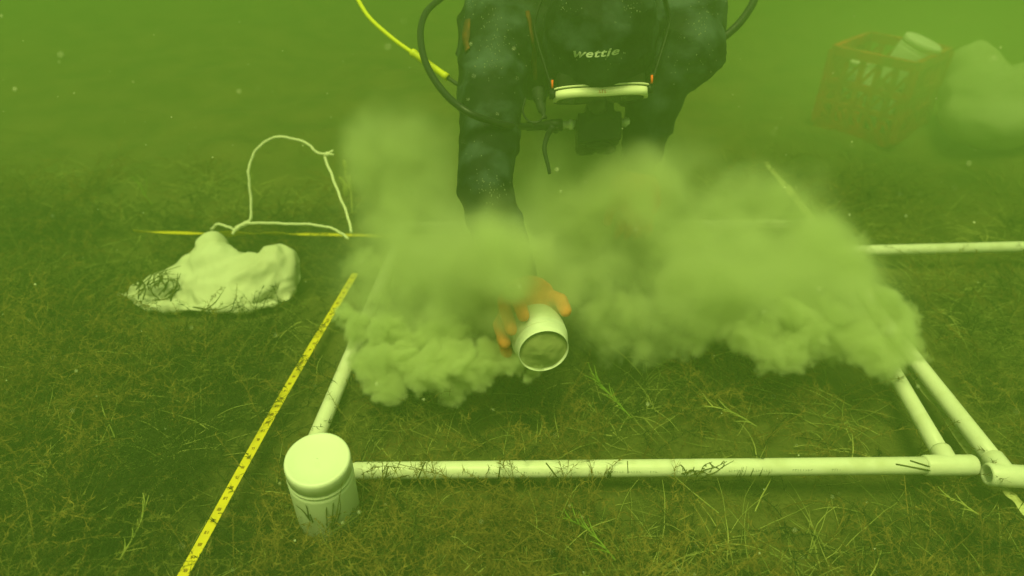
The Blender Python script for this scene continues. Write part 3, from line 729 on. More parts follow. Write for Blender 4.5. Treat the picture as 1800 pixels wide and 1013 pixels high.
def drape_bag(ends, prof, slack, pins, lumps, nx=110, ny=96, steps=230, iters=7, seed=3):
    """closed cloth tube with too much cloth, settling over what is in the bag: position-based relaxation"""
    a, b = map(np.asarray, ends); t = np.linspace(0, 1, nx); w = np.linspace(0, 2*math.pi, ny, endpoint=False)
    ry = np.interp(t, *zip(*[(q[0], q[1]) for q in prof])); rz = np.interp(t, *zip(*[(q[0], q[2]) for q in prof]))
    for k in range(3): ry[1:-1] = (ry[:-2] + 2*ry[1:-1] + ry[2:])/4; rz[1:-1] = (rz[:-2] + 2*rz[1:-1] + rz[2:])/4
    ax_ = (b - a)/np.linalg.norm(b - a); sd_ = np.array([-ax_[1], ax_[0], 0]); sd_ /= np.linalg.norm(sd_)
    p = a + (b - a)*t[:, None, None] + sd_*(ry[:, None]*np.cos(w))[..., None] + Z3*(rz[:, None]*np.sin(w))[..., None]
    T, W = np.meshgrid(t*.6, w*.09, indexing='ij'); g_ = vnoise2(T + 3, W + 3, .04, seed) + .5*vnoise2(T + 3, W + 3, .018, seed+1) - .75
    LK = [(1, 0, 1.0), (0, 1, 1.0), (1, 1, .55), (1, -1, .55), (2, 0, .16), (0, 2, .16)]; rest = []
    for da, db, _ in LK:
        A = p[:nx-da] if da else p; B = np.roll(p, -db, 1)[da:]; rest.append(np.sqrt(((B - A)**2).sum(-1, keepdims=True))*slack)
    p = p + (sd_*np.cos(w)[None, :, None] + Z3*np.sin(w)[None, :, None])*(g_*.012)[..., None]; q = p.copy()
    pin = []
    for pt in pins:
        d_ = ((p - np.asarray(pt))**2).sum(-1); pin.append((np.unravel_index(d_.argmin(), d_.shape), np.asarray(pt)))
    for st_ in range(steps):
        v_ = (p - q)*.96; q = p.copy(); p = p + v_; p[..., 2] -= .00028
        for it in range(iters):
            for (da, db, wt), L0 in zip(LK, rest):
                A = p[:nx-da] if da else p; Bf = np.roll(p, -db, 1); B = Bf[da:]; d_ = B - A; L = np.sqrt((d_**2).sum(-1, keepdims=True)) + 1e-9
                c = d_*(1 - L0/L)*.45*wt; dp = np.zeros_like(p); dp[:nx-da] += c; e_ = np.zeros_like(p); e_[da:] -= c; p = p + dp + np.roll(e_, db, 1)
            for ix, pt in pin: p[ix] = pt
        for c_, r_, sq in lumps:
            S = np.array(sq)*r_; d_ = (p - c_)/S; L = np.sqrt((d_**2).sum(-1)); m_ = L < 1
            if m_.any(): p[m_] = c_ + d_[m_]/(L[m_][:, None] + 1e-6)*S; q[m_] = q[m_]*.5 + p[m_]*.5
        gh = ground_h(p[..., 0], p[..., 1]) + .020; m_ = p[..., 2] < gh; p[..., 2] = np.maximum(p[..., 2], gh); q[m_] = q[m_]*.3 + p[m_]*.7
    f = []
    for i_ in range(nx-1):
        for k in range(ny): k2 = (k+1) % ny; f.append((i_*ny+k, i_*ny+k2, (i_+1)*ny+k2, (i_+1)*ny+k))
    f += [tuple(range(ny))[::-1], tuple((nx-1)*ny + k for k in range(ny))]
    return p.reshape(-1, 3), f
Z3 = np.array([0, 0, 1.0])
e0, e1_ = P(222, 512, 1.565), P(520, 478, 1.585); e0[2] = .035; e1_[2] = .045
bv, bf_ = drape_bag((e0, e1_), [(0, .012, .010), (.06, .022, .018), (.12, .018, .015), (.20, .055, .035), (.34, .095, .065), (.52, .125, .085), (.62, .125, .085), (.78, .105, .066), (.92, .085, .060), (.98, .05, .04), (1, .012, .012)], 1.07,
                    [P(377, 404, 1.59), P(500, 429, 1.575)], lumps)
bo_ = mesh_obj('bag_body', bv, bf_, M['cloth'], bag)
fd_ = fold(10, .015, 3.1, V(P(390, 406, 1.58))); bo_.data.update()
dd_ = [v_.co + v_.normal*fd_(v_.co, v_.normal) for v_ in bo_.data.vertices]
for v_, c_ in zip(bo_.data.vertices, dd_): v_.co = c_
sm_ = bo_.modifiers.new('soften', 'SMOOTH'); sm_.factor = .5; sm_.iterations = 2
ss_m = bo_.modifiers.new('subdivide', 'SUBSURF'); ss_m.levels = 1; ss_m.render_levels = 1
def rope(pts, r, parent, name='drawstring', n=8):
    pp = catmull(pts, n); ro = []
    for i, p in enumerate(pp): ro.append(p + np.array([.0006*math.sin(i*.9), .0006*math.cos(i*1.1), .0008*math.sin(i*.5)]))
    return MB().add(*tube(ro, [r*.92*(1 + .05*math.sin(i*2.2)) for i in range(len(ro))], 9)).build(name, M['rope'], parent)
rr_ = .0034
K0 = P(428, 396, 1.58)
rope([K0, P(440, 385, 1.58), P(441, 350, 1.58), P(437, 310, 1.57), P(439, 290, 1.57), P(448, 268, 1.57), P(468, 248, 1.57), P(495, 241, 1.56), P(525, 247, 1.56), P(545, 256, 1.55), P(556, 268, 1.55), P(576, 271, 1.55)], rr_, bag)
rope([P(574, 270, 1.55), P(572, 280, 1.55), P(582, 305, 1.53), P(596, 342, 1.50), P(611, 380, 1.46), P(618, 410, 1.42)], rr_, bag)
rope([K0, P(440, 392, 1.57), P(480, 393, 1.55), P(520, 394, 1.53), P(555, 396, 1.52), P(580, 401, 1.50), P(598, 409, 1.49), P(612, 420, 1.46)], rr_, bag)
rope([K0, P(415, 404, 1.58), P(405, 401, 1.58), P(392, 396, 1.58), P(380, 395, 1.58), P(372, 404, 1.59)], rr_, bag)
rope([K0, P(418, 400, 1.57), P(408, 412, 1.57)], rr_*1.1, bag)
MB().add(*ball(P(576, 271, 1.55), .0068, 10, 8, (1, 1, .8))).build('knot', M['rope'], bag)
MB().add(*capsule(P(434, 392, 1.58), P(416, 401, 1.58), .0055, .005)).build('knot', M['rope'], bag)
for dx, dy in ((10, -6), (11, 2)): rope([P(576, 271, 1.55), P(576 + dx*.5, 271 + dy*.5, 1.55), P(576 + dx, 271 + dy, 1.55)], .0028, bag, 'rope_tail', 3)

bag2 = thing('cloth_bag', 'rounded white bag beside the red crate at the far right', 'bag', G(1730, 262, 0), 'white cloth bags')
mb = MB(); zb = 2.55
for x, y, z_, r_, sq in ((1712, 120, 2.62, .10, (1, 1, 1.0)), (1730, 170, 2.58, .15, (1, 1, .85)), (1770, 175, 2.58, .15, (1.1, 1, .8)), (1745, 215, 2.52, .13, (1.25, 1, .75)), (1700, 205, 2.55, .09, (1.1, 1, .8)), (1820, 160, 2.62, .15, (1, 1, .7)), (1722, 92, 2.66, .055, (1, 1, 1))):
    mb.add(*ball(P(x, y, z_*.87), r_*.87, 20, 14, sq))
fuse('bag_body', mb, .012, 16, M['cloth_hazed'], bag2, fold(4, .010, 7.7))

# ------------------------------------------------------------------ red crate with white tubs
top = .27
cb, ca, ccn = G(1611, 119, top), G(1466, 88, top), G(1684, 104, top)
ux = cb - ca; ux[2] = 0; wlen = float(np.linalg.norm(ux)); ux /= wlen; uy = np.array([-ux[1], ux[0], 0])
if uy[1] < 0: uy = -uy
dlen = .27; o0 = np.array([ca[0], ca[1], 0])
cr = thing('plastic_crate', 'faded red openwork plastic crate holding white tubs, far back at the right', 'crate', o0 + ux*wlen/2 + uy*dlen/2)
Z = np.array([0, 0, 1.0])
def wall(p, dv_, nv, L):
    mb = MB()
    def bar(a, b, w, t): 
        a = np.asarray(a); b = np.asarray(b); d_ = b - a; l = np.linalg.norm(d_); d_ = d_/l; mb.add(*box((a+b)/2, d_, np.cross(d_, nv), nv, l, w, t))
    bar(p + Z*top, p + dv_*L + Z*top, .030, .018); bar(p + Z*(top-.10), p + dv_*L + Z*(top-.10), .022, .012); bar(p + Z*.02, p + dv_*L + Z*.02, .04, .012); bar(p + Z*.10, p + dv_*L + Z*.10, .016, .0115)
    n = 5
    for i in range(n+1): bar(p + dv_*L*i/n + Z*.02, p + dv_*L*i/n + Z*top, .018 if 0 < i < n else .03, .0105)
    for i in range(n):
        a = p + dv_*L*(i+.1)/n; b = p + dv_*L*(i+.9)/n; bar(a + Z*(top-.09), b + Z*(top-.02), .010, .0095)
        bar(b + Z*.03, a + Z*.09, .010, .0095); bar(a + Z*.11, b + Z*.175, .010, .0095)
    return mb.build('side_panel', M['crate'], cr, False)
wall(o0, ux, -uy, wlen); wall(o0 + uy*dlen, ux, uy, wlen); wall(o0, uy, -ux, dlen); wall(o0 + ux*wlen, uy, ux, dlen)
MB().add(*box(o0 + ux*wlen/2 + uy*dlen/2 + Z*.012, ux, uy, Z, wlen-.02, dlen-.02, .008)).build('base', M['crate'], cr, False)
def crate_jar(a, b, h0, ax, lab, r, h): jar('jar', o0 + ux*wlen*a + uy*dlen*b + Z*h0, np.array(ax), r, h, lab)
crate_jar(.66, .48, .175, (.28, -.12, .92), 'white tub standing proud of the crate rim and leaning right', .064, .15)
crate_jar(.28, .36, .11, (-.08, .0, 1.0), 'white tub low in the left half of the crate, seen through its slats', .050, .13)
crate_jar(.80, .80, .12, (.1, .1, 1.0), 'white tub in the far right corner of the crate, just below the rim', .048, .13)
crate_jar(.62, .30, .03, (.0, .0, 1.0), 'white tub at the bottom of the crate behind the front slats', .050, .12)

# ------------------------------------------------------------------ loose weed
def blade_thing(name, label, cat, paths, w, m, group=None, loc=None):
    mb = MB()
    for p in paths:
        pp = catmull(p, 5); n = len(pp); mb.add(*tube(pp, [w*(1 - .75*(i/n)**1.5) for i in range(n)], 5))
    o = mb.build(name, m); return tag(o, label, cat, group)
def branchy(a, b, n, spread, seed, curve=.0):
    g = random.Random(seed); out = []; a = np.asarray(a, float); b = np.asarray(b, float); L = np.linalg.norm(b - a); t = (b-a)/L
    side = np.cross(t, -ray(900, 700)); side /= np.linalg.norm(side)
    mid = (a+b)/2 + side*curve*L; main = [a, mid, b]; out.append(main); cm = catmull(main, 8)
    for k in range(n):
        i = int(len(cm)*(.15 + .75*k/n)); s_ = g.choice([-1, 1]); l = L*spread*g.uniform(.5, 1)
        d_ = t*1.0 + side*s_*g.uniform(.10, .42) + np.array([0, 0, g.uniform(-.1, .3)]); d_ /= np.linalg.norm(d_)
        out.append([cm[i], cm[i] + d_*l*.5, cm[i] + d_*l + side*s_*l*.1])
    return out
blade_thing('weed_sprig', 'bright green branching sprig of weed near the bottom centre', 'weed sprig', branchy(G(1082, 985, .05), G(985, 905, .05), 9, .34, 1, .08), .0015, M['sprig'], 'loose weed sprigs')
blade_thing('weed_sprig', 'yellow green sprig just right of the held jar', 'weed sprig', branchy(G(1110, 735, .03), G(1038, 655, .06), 12, .35, 2), .0013, M['sprig'], 'loose weed sprigs')
blade_thing('weed_sprig', 'pale thin sprig drifting high above the bag in the upper left', 'weed sprig', branchy(P(268, 362, 1.75), P(232, 308, 1.75), 5, .45, 3) + [[P(256, 340, 1.75), P(258, 320, 1.75), P(252, 298, 1.75)]], .0012, M['sprig'], 'loose weed sprigs')
blade_thing('weed_sprig', 'pale jointed stem in the dark weed left of the tape', 'weed sprig', branchy(G(210, 985, .07), G(262, 870, .09), 5, .3, 4, .06), .0015, M['blade'], 'loose weed sprigs')
blade_thing('weed_sprig', 'faint branching sprig under the right end of the near pipe', 'weed sprig', branchy(G(1720, 905, .03), G(1652, 868, .04), 4, .4, 6, .05), .0014, M['blade'], 'loose weed sprigs')
blade_thing('weed_sprig', 'pale forked stem in the weed inside the frame on the right', 'weed sprig', branchy(G(1330, 750, .03), G(1235, 712, .05), 6, .4, 8, .08), .0013, M['blade'], 'loose weed sprigs')
# strands lying over the near pipe
def over_pipe(x, y0, y1, dx, lab, w=.0011):
    zc0 = float((P(x, y0, 1) - _c).dot([0, 0, 1])); p = []
    for t in np.linspace(0, 1, 5):
        px, py = x + dx*t, y0 + (y1 - y0)*t
        # walk the ray to just above the pipe's surface
        r_ = ray(px, py); best = None
        for zc in np.arange(.95, 1.35, .0007):
            q = _c + r_*zc; dq = q - A_; ax_ = fx_; d_ = np.linalg.norm(dq - ax_*dq.dot(ax_))
            if d_ < PR + w*.8: best = q; break
        p.append(best if best is not None else G(px, py, .032))
    return tag(MB().add(*tube(catmull(p, 3), w, 6)).build('weed_strand', M['strand']), lab, 'weed strand', 'dark strands on the near pipe')
over_pipe(682, 820, 842, -5, 'short dark strand on the near pipe, first right of the jar')
over_pipe(747, 813, 842, -13, 'slanting dark strand on the near pipe, second right of the jar')
over_pipe(879, 821, 842, -3, 'upright dark strand on the near pipe, left of its middle')
over_pipe(960, 814, 840, 20, 'dark strand crossing the near pipe down to the right, near its middle')
over_pipe(1103, 811, 832, 1, 'hair thin strand on the near pipe, right of its middle', .0007)
over_pipe(1600, 810, 833, 75, 'long dark twig on the right end of the near pipe, upper of two', .0012)
over_pipe(1575, 816, 833, 90, 'long dark twig on the right end of the near pipe, lower of two', .0012)
over_pipe(1650, 819, 834, 18, 'short dark twig beside the tee fitting', .0010)
def pipe_pt(px, py, lift=.001):
    r_ = ray(px, py)
    for zc in np.arange(.95, 1.35, .0007):
        q = _c + r_*zc; dq = q - A_
        if np.linalg.norm(dq - fx_*dq.dot(fx_)) < PR + lift: return q
    return G(px, py, .03)
g = random.Random(12); paths = []
def twig(pts, n=4, L=10):
    pts = [np.array(p, float) for p in pts]; cm = catmull(pts, 4); paths.append([pipe_pt(*p, .0015) for p in pts])
    for _ in range(n):
        c = cm[g.randrange(1, len(cm)-1)]; d_ = (pts[-1] - pts[0]); d_ /= np.linalg.norm(d_); a = g.choice([-1, 1])*g.uniform(.5, 1.1)
        e = c + np.array([d_[0]*math.cos(a) - d_[1]*math.sin(a), d_[0]*math.sin(a) + d_[1]*math.cos(a)])*L*g.uniform(.4, 1)
        if 809 < e[1] < 840: paths.append([pipe_pt(*c, .0015), pipe_pt(*(c*.5 + e*.5 + g.uniform(-1, 1)), .002), pipe_pt(*e, .002)])
twig([(1214, 836), (1240, 826), (1258, 821), (1278, 811)], 5); twig([(1240, 837), (1258, 830), (1272, 820), (1290, 810)], 4); twig([(1198, 833), (1212, 829), (1230, 828), (1246, 834)], 7, 8)
twig([(1196, 817), (1203, 824), (1206, 833)], 3, 7); twig([(1206, 836), (1216, 826), (1222, 834)], 4, 7); twig([(1225, 838), (1232, 829), (1238, 818), (1252, 812)], 4, 9); twig([(1247, 813), (1252, 820), (1249, 830)], 2, 8)
blade_thing('weed_tangle', 'dark tangle of twigs caught on the near pipe right of centre', 'weed tangle', paths, .0009, M['strand'])
g = random.Random(15); paths = []
for k in range(8):
    x = 1066 + g.uniform(-7, 7); paths.append([pipe_pt(x, 841), pipe_pt(x + g.uniform(-3, 3), 835), pipe_pt(x + g.uniform(-7, 7), 825 + g.uniform(-2, 5))])
blade_thing('weed_tangle', 'small dark tuft at the lower edge of the near pipe', 'weed tangle', paths, .0009, M['strand'])
g = random.Random(18); paths = []
for k in range(9):
    x = 1300 + g.uniform(-20, 60); paths.append([pipe_pt(x, 838), pipe_pt(x + 3, 831), pipe_pt(x + 6, 824 + g.uniform(-6, 6))])
blade_thing('weed_tangle', 'faint row of thin strands on the near pipe beside the dark tangle', 'weed tangle', paths, .0005, M['strand'])
# blades standing in front of the lidded jar
fj = lambda px, py, zc: P(px, py, zc)
paths = []
for (x0_, y0_), (x1_, y1_), (x2_, y2_) in (((585, 930), (592, 900), (602, 848)), ((583, 930), (586, 880), (585, 838)), ((575, 925), (574, 890), (580, 865)), ((590, 925), (598, 895), (596, 870)), ((545, 915), (534, 900), (520, 888)), ((543, 912), (540, 895), (537, 888)), ((572, 935), (592, 905), (594, 885)), ((550, 918), (545, 905), (546, 905)), ((620, 905), (600, 925), (560, 945)), ((640, 898), (610, 920), (585, 935))):
    paths.append([fj(x0_, y0_, .955), fj(x1_, y1_, .938), fj(x2_ + .1, y2_ - .1, .925)])
blade_thing('seagrass_tuft', 'upright dark blades growing against the front of the lidded jar', 'seagrass', paths, .0011, M['strand'])
# twigs and weed over the tail of the bag
g = random.Random(21); paths = []
for k in range(26):
    x, y = g.uniform(235, 300), g.uniform(500, 528); zc = 1.50
    paths.append([P(x, y, zc), P(x + g.uniform(-14, 20), y - g.uniform(8, 26), zc - .02), P(x + g.uniform(-20, 40), y - g.uniform(20, 55), zc - .02)])
paths += [[P(262, 500, 1.48), P(290, 490, 1.45), P(315, 497, 1.46)], [P(268, 528, 1.46), P(295, 524, 1.43), P(316, 500, 1.45)], [P(345, 552, 1.4), P(375, 535, 1.38), P(392, 512, 1.42)], [P(340, 540, 1.42), P(380, 545, 1.38), P(415, 532, 1.4)], [P(300, 530, 1.44), P(308, 505, 1.44), P(318, 480, 1.46)]]
blade_thing('weed_tangle', 'dark twiggy weed draped over the left end of the large cloth bag', 'weed tangle', paths, .0016, M['strand'])
# pale leaves hanging beside the rope, at the edge of the cloud
lf = MB()
for (x, y, w_, h_, a_) in ((607, 292, .0055, .016, .1), (604, 322, .0055, .020, .45), (608, 335, .008, .018, -.1), (616, 325, .006, .028, -.1)):
    ax_ = np.array([[math.cos(a_), 0, math.sin(a_)], [0, 1, 0], [-math.sin(a_), 0, math.cos(a_)]]); lf.add(*ball(P(x, y, 1.62), 1, 12, 10, (w_, .003, h_), ax_))
lf.add(*tube(catmull([P(606, 300, 1.62), P(610, 318, 1.62), P(617, 340, 1.62), P(619, 375, 1.62)], 4), .0015, 6))
tag(lf.build('seaweed_pods', M['pale']), 'small pale seaweed pods hanging between the rope loop and the silt cloud', 'seaweed')

# suspended particles
g = np.random.default_rng(77); mb = MB()
for _ in range(700):
    zc = g.uniform(.5, 2.2); px, py = g.uniform(-60, 1860), g.uniform(-40, 1040); p = P(px, py, zc)
    if p[2] < .05: continue
    mb.add(*ball(p, .0003 + .0011*g.random()**3, 5, 4, (1, g.uniform(.5, 1), g.uniform(.6, 1.4))))
tag(mb.build('suspended_specks', M['speck']), 'tiny pale particles drifting through the green water', 'particles', kind='stuff')

# ------------------------------------------------------------------ silt cloud: a density grid worked out here, turned into a volume
MN, MX, VX = np.array([-.50, .80, .0]), np.array([.98, 1.98, .58]), .0045
N = np.round((MX - MN)/VX).astype(int) + 1
axs = [np.linspace(MN[i], MX[i], N[i]) for i in range(3)]
def interp_mat(n_out, n_in):
    t = np.linspace(0, n_in - 1.001, n_out); i = np.floor(t).astype(int); f_ = t - i; f_ = f_*f_*(3 - 2*f_)
    m = np.zeros((n_out, n_in), np.float32); m[np.arange(n_out), i] = 1 - f_; m[np.arange(n_out), i+1] = f_; return m
def vnoise3(cell, seed):
    k = [max(3, int((MX[i] - MN[i])/cell) + 2) for i in range(3)]; a = np.random.default_rng(seed).random(k).astype(np.float32)
    a = np.tensordot(interp_mat(N[0], k[0]), a, (1, 0)); a = np.moveaxis(np.tensordot(interp_mat(N[1], k[1]), a, (1, 1)), 0, 1)
    a = np.moveaxis(np.tensordot(interp_mat(N[2], k[2]), a, (1, 2)), 0, 2); return a
dens = np.zeros(N, np.float32)
warp = [vnoise3(.045, 50 + i)*.030 + vnoise3(.018, 60 + i)*.012 + vnoise3(.009, 65 + i)*.004 - .023 for i in range(3)]
def puff(c, r, rho, edge):
    lo = np.maximum(((c - r*1.05 - .024 - MN)/VX).astype(int), 0); hi = np.minimum(((c + r*1.05 + .024 - MN)/VX).astype(int) + 2, N)
    if (hi <= lo).any(): return
    s_ = tuple(slice(lo[i], hi[i]) for i in range(3))
    X = axs[0][s_[0]][:, None, None] + warp[0][s_] - c[0]; Y = axs[1][s_[1]][None, :, None] + warp[1][s_] - c[1]; Z_ = axs[2][s_[2]][None, None, :] + warp[2][s_] - c[2]
    t = np.clip((r - np.sqrt(X*X + Y*Y + Z_*Z_))/(edge*r), 0, 1); t = t*t*(3 - 2*t)*rho
    np.maximum(dens[s_], t, out=dens[s_])
pg = np.random.default_rng(5)
softd = np.zeros(N, np.float32); warp_s = [vnoise3(.10, 80 + i)*.05 + vnoise3(.04, 90 + i)*.02 - .035 for i in range(3)]
def mist(c, r, rho):
    lo = np.maximum(((c - r - .04 - MN)/VX).astype(int), 0); hi = np.minimum(((c + r + .04 - MN)/VX).astype(int) + 2, N)
    if (hi <= lo).any(): return
    s_ = tuple(slice(lo[i], hi[i]) for i in range(3))
    X = axs[0][s_[0]][:, None, None] + warp_s[0][s_] - c[0]; Y = axs[1][s_[1]][None, :, None] + warp_s[1][s_] - c[1]; Z_ = axs[2][s_[2]][None, None, :] + warp_s[2][s_] - c[2]
    t = np.clip(1 - (X*X + Y*Y + Z_*Z_)/(r*r), 0, 1); softd[s_] += t*t*rho
tocam = lambda c: (_c - c)/np.linalg.norm(_c - c)
def billow(px, py, zc, r, rho, edge, kids=13, kids2=7):
    c = P(px, py, zc); puff(c, r, rho, edge); tc_ = tocam(c)
    for _ in range(kids):
        d_ = pg.normal(size=3); d_ /= np.linalg.norm(d_); d_ = d_ + tc_*.45 - Z*.15; d_ /= np.linalg.norm(d_); r1 = r*pg.uniform(.34, .56); c1 = c + d_*(r - r1*.35); puff(c1, r1, rho, edge*.9)
        for _ in range(kids2):
            e_ = pg.normal(size=3); e_ /= np.linalg.norm(e_); e_ = e_ + d_*.8; e_ /= np.linalg.norm(e_); r2 = r1*pg.uniform(.34, .55); puff(c1 + e_*(r1 - r2*.3), r2, rho, edge)
D1, D2 = 80, 42
crisp = [(606, 560, 1.27, .022), (632, 583, 1.25, .028), (664, 632, 1.20, .042), (684, 668, 1.185, .030), (712, 640, 1.19, .034), (742, 650, 1.165, .034), (778, 668, 1.15, .030), (800, 640, 1.15, .036), (835, 650, 1.14, .026), (862, 622, 1.14, .028), (895, 624, 1.12, .026), (640, 650, 1.23, .016),
         (935, 662, 1.12, .010), (945, 654, 1.12, .012), (690, 600, 1.24, .045), (780, 600, 1.22, .045)]
for k_, a_ in enumerate(crisp): billow(*a_, D1*pg.uniform(.7, 1.15), pg.uniform(.2, .45), 15, 8)
half = [(700, 565, 1.27, .070), (780, 560, 1.25, .070), (840, 570, 1.22, .050), (655, 520, 1.32, .055), (640, 475, 1.36, .05)]
for a_ in half: billow(*a_, 22, .8, 8, 3)
mid = [(1330, 592, 1.22, .045), (1352, 622, 1.20, .030), (1392, 622, 1.195, .034), (1400, 570, 1.25, .06), (1475, 570, 1.25, .060), (1515, 612, 1.21, .040), (1556, 622, 1.19, .042), (1588, 612, 1.185, .034), (1500, 600, 1.22, .040), (1552, 545, 1.27, .045), (1590, 575, 1.22, .022), (1240, 560, 1.27, .06)]
for a_ in mid: billow(*a_, D2*pg.uniform(.8, 1.2), pg.uniform(.35, .7), 12, 7)
for a_ in [(1050, 560, 1.30, .070), (1110, 575, 1.27, .062), (1170, 550, 1.30, .080), (1245, 540, 1.28, .08), (1290, 560, 1.27, .05)]: billow(*a_, 20, .85, 10, 5)
for a_ in ((1508, 425, 1.45, .022), (1490, 440, 1.43, .030), (1515, 412, 1.46, .012)): billow(*a_, D2*.6, .6, 8, 5)
soft = [(780, 500, 1.33, .10, 20), (850, 480, 1.30, .10, 20), (690, 470, 1.36, .08, 20), (680, 400, 1.45, .09, 20), (650, 430, 1.42, .055, 22), (760, 410, 1.45, .12, 18), (650, 340, 1.50, .07, 16), (640, 240, 1.50, .060, 13), (690, 270, 1.52, .11, 13), (750, 320, 1.52, .13, 15), (640, 290, 1.5, .06, 14), (622, 205, 1.5, .035, 10),
        (900, 440, 1.22, .085, 10), (850, 395, 1.05, .060, 9), (840, 430, 1.10, .08, 18), (905, 500, 1.14, .060, 18), (960, 470, 1.30, .10, 20), (1020, 470, 1.36, .12, 20), (1110, 450, 1.38, .13, 20), (1000, 380, 1.50, .13, 11), (1100, 340, 1.50, .14, 11), (920, 300, 1.55, .12, 8), (1200, 380, 1.45, .12, 11),
        (1300, 400, 1.45, .12, 20), (1380, 400, 1.45, .10, 20), (1250, 430, 1.40, .13, 20), (1400, 345, 1.5, .07, 11), (1330, 350, 1.5, .09, 11), (1450, 420, 1.42, .07, 20), (1180, 290, 1.50, .09, 6), (1170, 400, 1.25, .08, 14), (1110, 350, 1.28, .09, 16), (1110, 410, 1.24, .08, 20), (1150, 320, 1.28, .06, 10), (1160, 460, 1.25, .07, 16), (930, 520, 1.13, .05, 10),
        (1310, 490, 1.32, .11, 20), (1420, 480, 1.32, .10, 20), (1500, 490, 1.32, .065, 20), (1225, 470, 1.36, .10, 20), (730, 540, 1.20, .06, 12), (1130, 520, 1.22, .07, 12), (1280, 530, 1.20, .07, 12), (1430, 530, 1.2, .06, 12)]
for x, y, zc, r_, rh in soft: mist(P(x, y, zc), r_*(1.35 if y > 345 else 1.5), rh*(.60 if y > 345 else .36))
for x, y, zc, r_, rh in ((700, 500, 1.18, .10, 7), (800, 480, 1.16, .10, 7), (760, 400, 1.22, .10, 6), (1060, 500, 1.2, .10, 7), (1160, 500, 1.2, .11, 7), (1270, 480, 1.2, .11, 7), (1380, 480, 1.2, .10, 7), (1470, 530, 1.2, .08, 6), (925, 518, 1.085, .05, 9), (880, 565, 1.085, .045, 12), (985, 520, 1.09, .045, 24), (900, 470, 1.06, .05, 14), (935, 450, 1.08, .06, 16), (880, 460, 1.045, .055, 26), (915, 430, 1.06, .045, 18), (920, 465, 1.08, .04, 22), (862, 415, 1.03, .05, 20), (1112, 345, 1.26, .10, 10), (1180, 330, 1.36, .13, 7), (1040, 330, 1.40, .14, 7), (960, 330, 1.42, .13, 7), (980, 400, 1.34, .11, 11), (1050, 400, 1.34, .12, 11), (1440, 425, 1.36, .075, 22), (1485, 470, 1.33, .06, 26), (1395, 375, 1.42, .06, 14), (1520, 520, 1.27, .05, 20)): mist(P(x, y, zc), r_*1.2, rh)
mod = np.clip(.6 + .8*(vnoise3(.11, 71)*.5 + vnoise3(.045, 72)*.3 + vnoise3(.02, 73)*.2 - .06), .25, 1.6)
dens *= mod
# thin veil of fine silt all round the cloud
veil = np.zeros(N, np.float32); dens, keep = veil, dens
for x, y, zc, r_ in ((700, 420, 1.42, .24), (1000, 450, 1.42, .30), (1300, 470, 1.40, .27), (1480, 560, 1.32, .18), (720, 600, 1.28, .17), (1100, 300, 1.58, .22), (740, 300, 1.5, .20), (1130, 360, 1.35, .16)): puff(P(x, y, zc), r_, 2.6, 1.0)
wisp = vnoise3(.15, 101)*.38 + vnoise3(.07, 102)*.28 + vnoise3(.034, 103)*.2 + (1 - np.abs(2*vnoise3(.05, 104) - 1))*.14
dens = np.maximum(keep, np.maximum(dens, np.minimum(softd, 24))*np.clip((wisp - .36)*5.2, .14, 1.7))
dens *= np.clip((axs[2]/.02), 0, 1)[None, None, :]
def volume_material(name, color, absorb, density, aniso=0.0):
    m = bpy.data.materials.new(name); m.use_nodes = True; nt = m.node_tree; nt.nodes.clear()
    o = nt.nodes.new('ShaderNodeOutputMaterial'); v_ = nt.nodes.new('ShaderNodeVolumePrincipled'); nt.links.new(v_.outputs[0], o.inputs['Volume'])
    v_.inputs['Color'].default_value = (*color, 1); v_.inputs['Absorption Color'].default_value = (*absorb, 1); v_.inputs['Density'].default_value = density; v_.inputs['Anisotropy'].default_value = aniso
    return m
silt_mat = volume_material('silt', (.82, .865, .60), (0, 0, 0), 1.0)
me = bpy.data.meshes.new('silt_cloud'); me.vertices.add(dens.size)
at = me.attributes.new('dens', 'FLOAT', 'POINT'); at.data.foreach_set('value', np.ascontiguousarray(dens.transpose(2, 1, 0)).ravel())
co = np.zeros((dens.size, 3), np.float32); co[0] = MN; co[1:] = MX; me.vertices.foreach_set('co', co.ravel())
cloud = bpy.data.objects.new('silt_cloud', me); COL.objects.link(cloud); me.materials.append(silt_mat)
tag(cloud, 'billowing pale cloud of stirred silt round the diver hands and the held jar', 'silt cloud', kind='stuff')
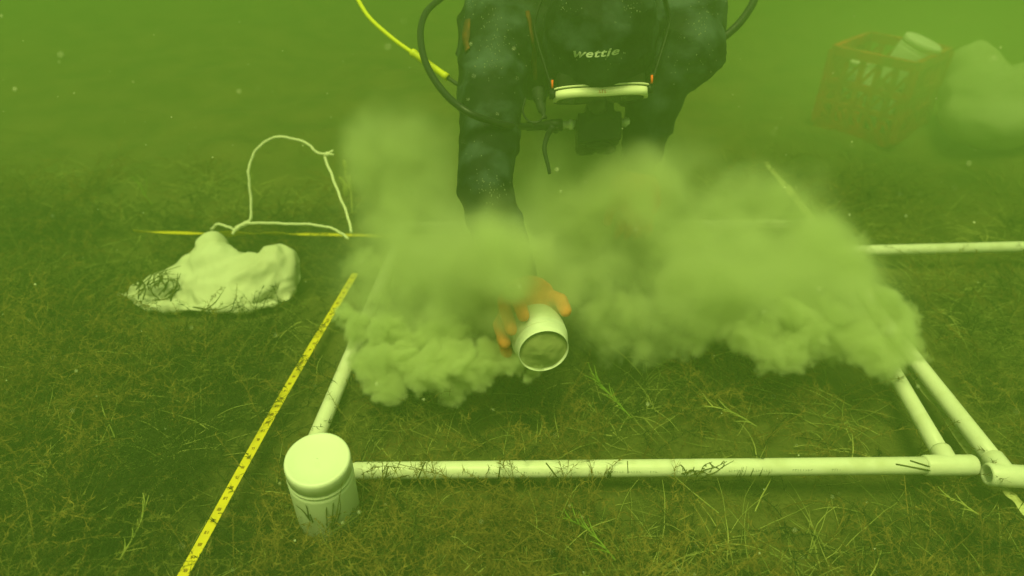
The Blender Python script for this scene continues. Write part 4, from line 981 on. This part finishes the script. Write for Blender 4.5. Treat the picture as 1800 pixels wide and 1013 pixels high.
def grid_nodes(ob, mn, mx, N, m_):
    t = bpy.data.node_groups.new('density_grid', 'GeometryNodeTree')
    t.interface.new_socket('Geometry', in_out='INPUT', socket_type='NodeSocketGeometry'); t.interface.new_socket('Geometry', in_out='OUTPUT', socket_type='NodeSocketGeometry')
    n = t.nodes.new; L = t.links.new
    gi = n('NodeGroupInput'); go = n('NodeGroupOutput'); vc = n('GeometryNodeVolumeCube')
    vc.inputs['Min'].default_value = mn; vc.inputs['Max'].default_value = mx
    for k, s_ in enumerate(('Resolution X', 'Resolution Y', 'Resolution Z')): vc.inputs[s_].default_value = int(N[k])
    pos = n('GeometryNodeInputPosition'); mr = n('ShaderNodeMapRange'); mr.data_type = 'FLOAT_VECTOR'; mr.clamp = True
    L(pos.outputs[0], mr.inputs['Vector'])
    for k, val in ((7, mn), (8, mx), (9, (0, 0, 0)), (10, [int(q) - 1 for q in N])): mr.inputs[k].default_value = val
    ad = n('ShaderNodeVectorMath'); ad.operation = 'ADD'; ad.inputs[1].default_value = (.5, .5, .5); L(mr.outputs['Vector'], ad.inputs[0])
    fl = n('ShaderNodeVectorMath'); fl.operation = 'FLOOR'; L(ad.outputs[0], fl.inputs[0]); sp_ = n('ShaderNodeSeparateXYZ'); L(fl.outputs[0], sp_.inputs[0])
    def ma(op, a, b):
        x = n('ShaderNodeMath'); x.operation = op
        for i, q in enumerate((a, b)):
            if isinstance(q, (int, float)): x.inputs[i].default_value = q
            else: L(q, x.inputs[i])
        return x.outputs[0]
    idx = ma('ADD', ma('MULTIPLY', ma('ADD', ma('MULTIPLY', sp_.outputs[2], int(N[1])), sp_.outputs[1]), int(N[0])), sp_.outputs[0])
    si = n('GeometryNodeSampleIndex'); si.data_type = 'FLOAT'; si.domain = 'POINT'; L(gi.outputs[0], si.inputs['Geometry']); L(idx, si.inputs['Index'])
    na = n('GeometryNodeInputNamedAttribute'); na.data_type = 'FLOAT'; na.inputs['Name'].default_value = 'dens'; L(na.outputs[0], si.inputs['Value'])
    L(si.outputs[0], vc.inputs['Density']); sm = n('GeometryNodeSetMaterial'); sm.inputs['Material'].default_value = m_
    L(vc.outputs[0], sm.inputs[0]); L(sm.outputs[0], go.inputs[0]); ob.modifiers.new('grid', 'NODES').node_group = t
grid_nodes(cloud, [float(q) for q in MN], [float(q) for q in MX], N, silt_mat)

dm = volume_material('veil_haze', (.62, .80, .38), (0, 0, 0), 0); dn = dm.node_tree; pv_ = [n for n in dn.nodes if n.type == 'PRINCIPLED_VOLUME'][0]
tcd = dn.nodes.new('ShaderNodeTexCoord'); gr = dn.nodes.new('ShaderNodeTexGradient'); gr.gradient_type = 'SPHERICAL'; ml = dn.nodes.new('ShaderNodeMath'); ml.operation = 'POWER'; ml.inputs[1].default_value = 1.6
mm = dn.nodes.new('ShaderNodeMath'); mm.operation = 'MULTIPLY'; mm.inputs[1].default_value = 2.3
dn.links.new(tcd.outputs['Object'], gr.inputs[0]); dn.links.new(gr.outputs['Fac'], ml.inputs[0]); dn.links.new(ml.outputs[0], mm.inputs[0]); dn.links.new(mm.outputs[0], pv_.inputs['Density'])
ds = MB().add(*ball((0, 0, 0), 1, 32, 20)).build('added_silt_veil', dm); ds.location = V(P(1640, 120, 1.85)); ds.scale = (.85, .40, .42)  # soft volume added in front of the crate to haze it
tag(ds, 'thin drift of stirred silt hanging in front of the crate', 'silt', kind='stuff')
# ------------------------------------------------------------------ haze: the green water itself
hz = MB().add(*box((0, 0, .25), (1, 0, 0), (0, 1, 0), (0, 0, 1), 90, 90, 2.6)).build('haze', volume_material('green_water', (.245, .402, .120), (.0, .0, .0), .37, .1), None, False)
tag(hz, 'murky green water filling the whole scene', 'water', kind='stuff')
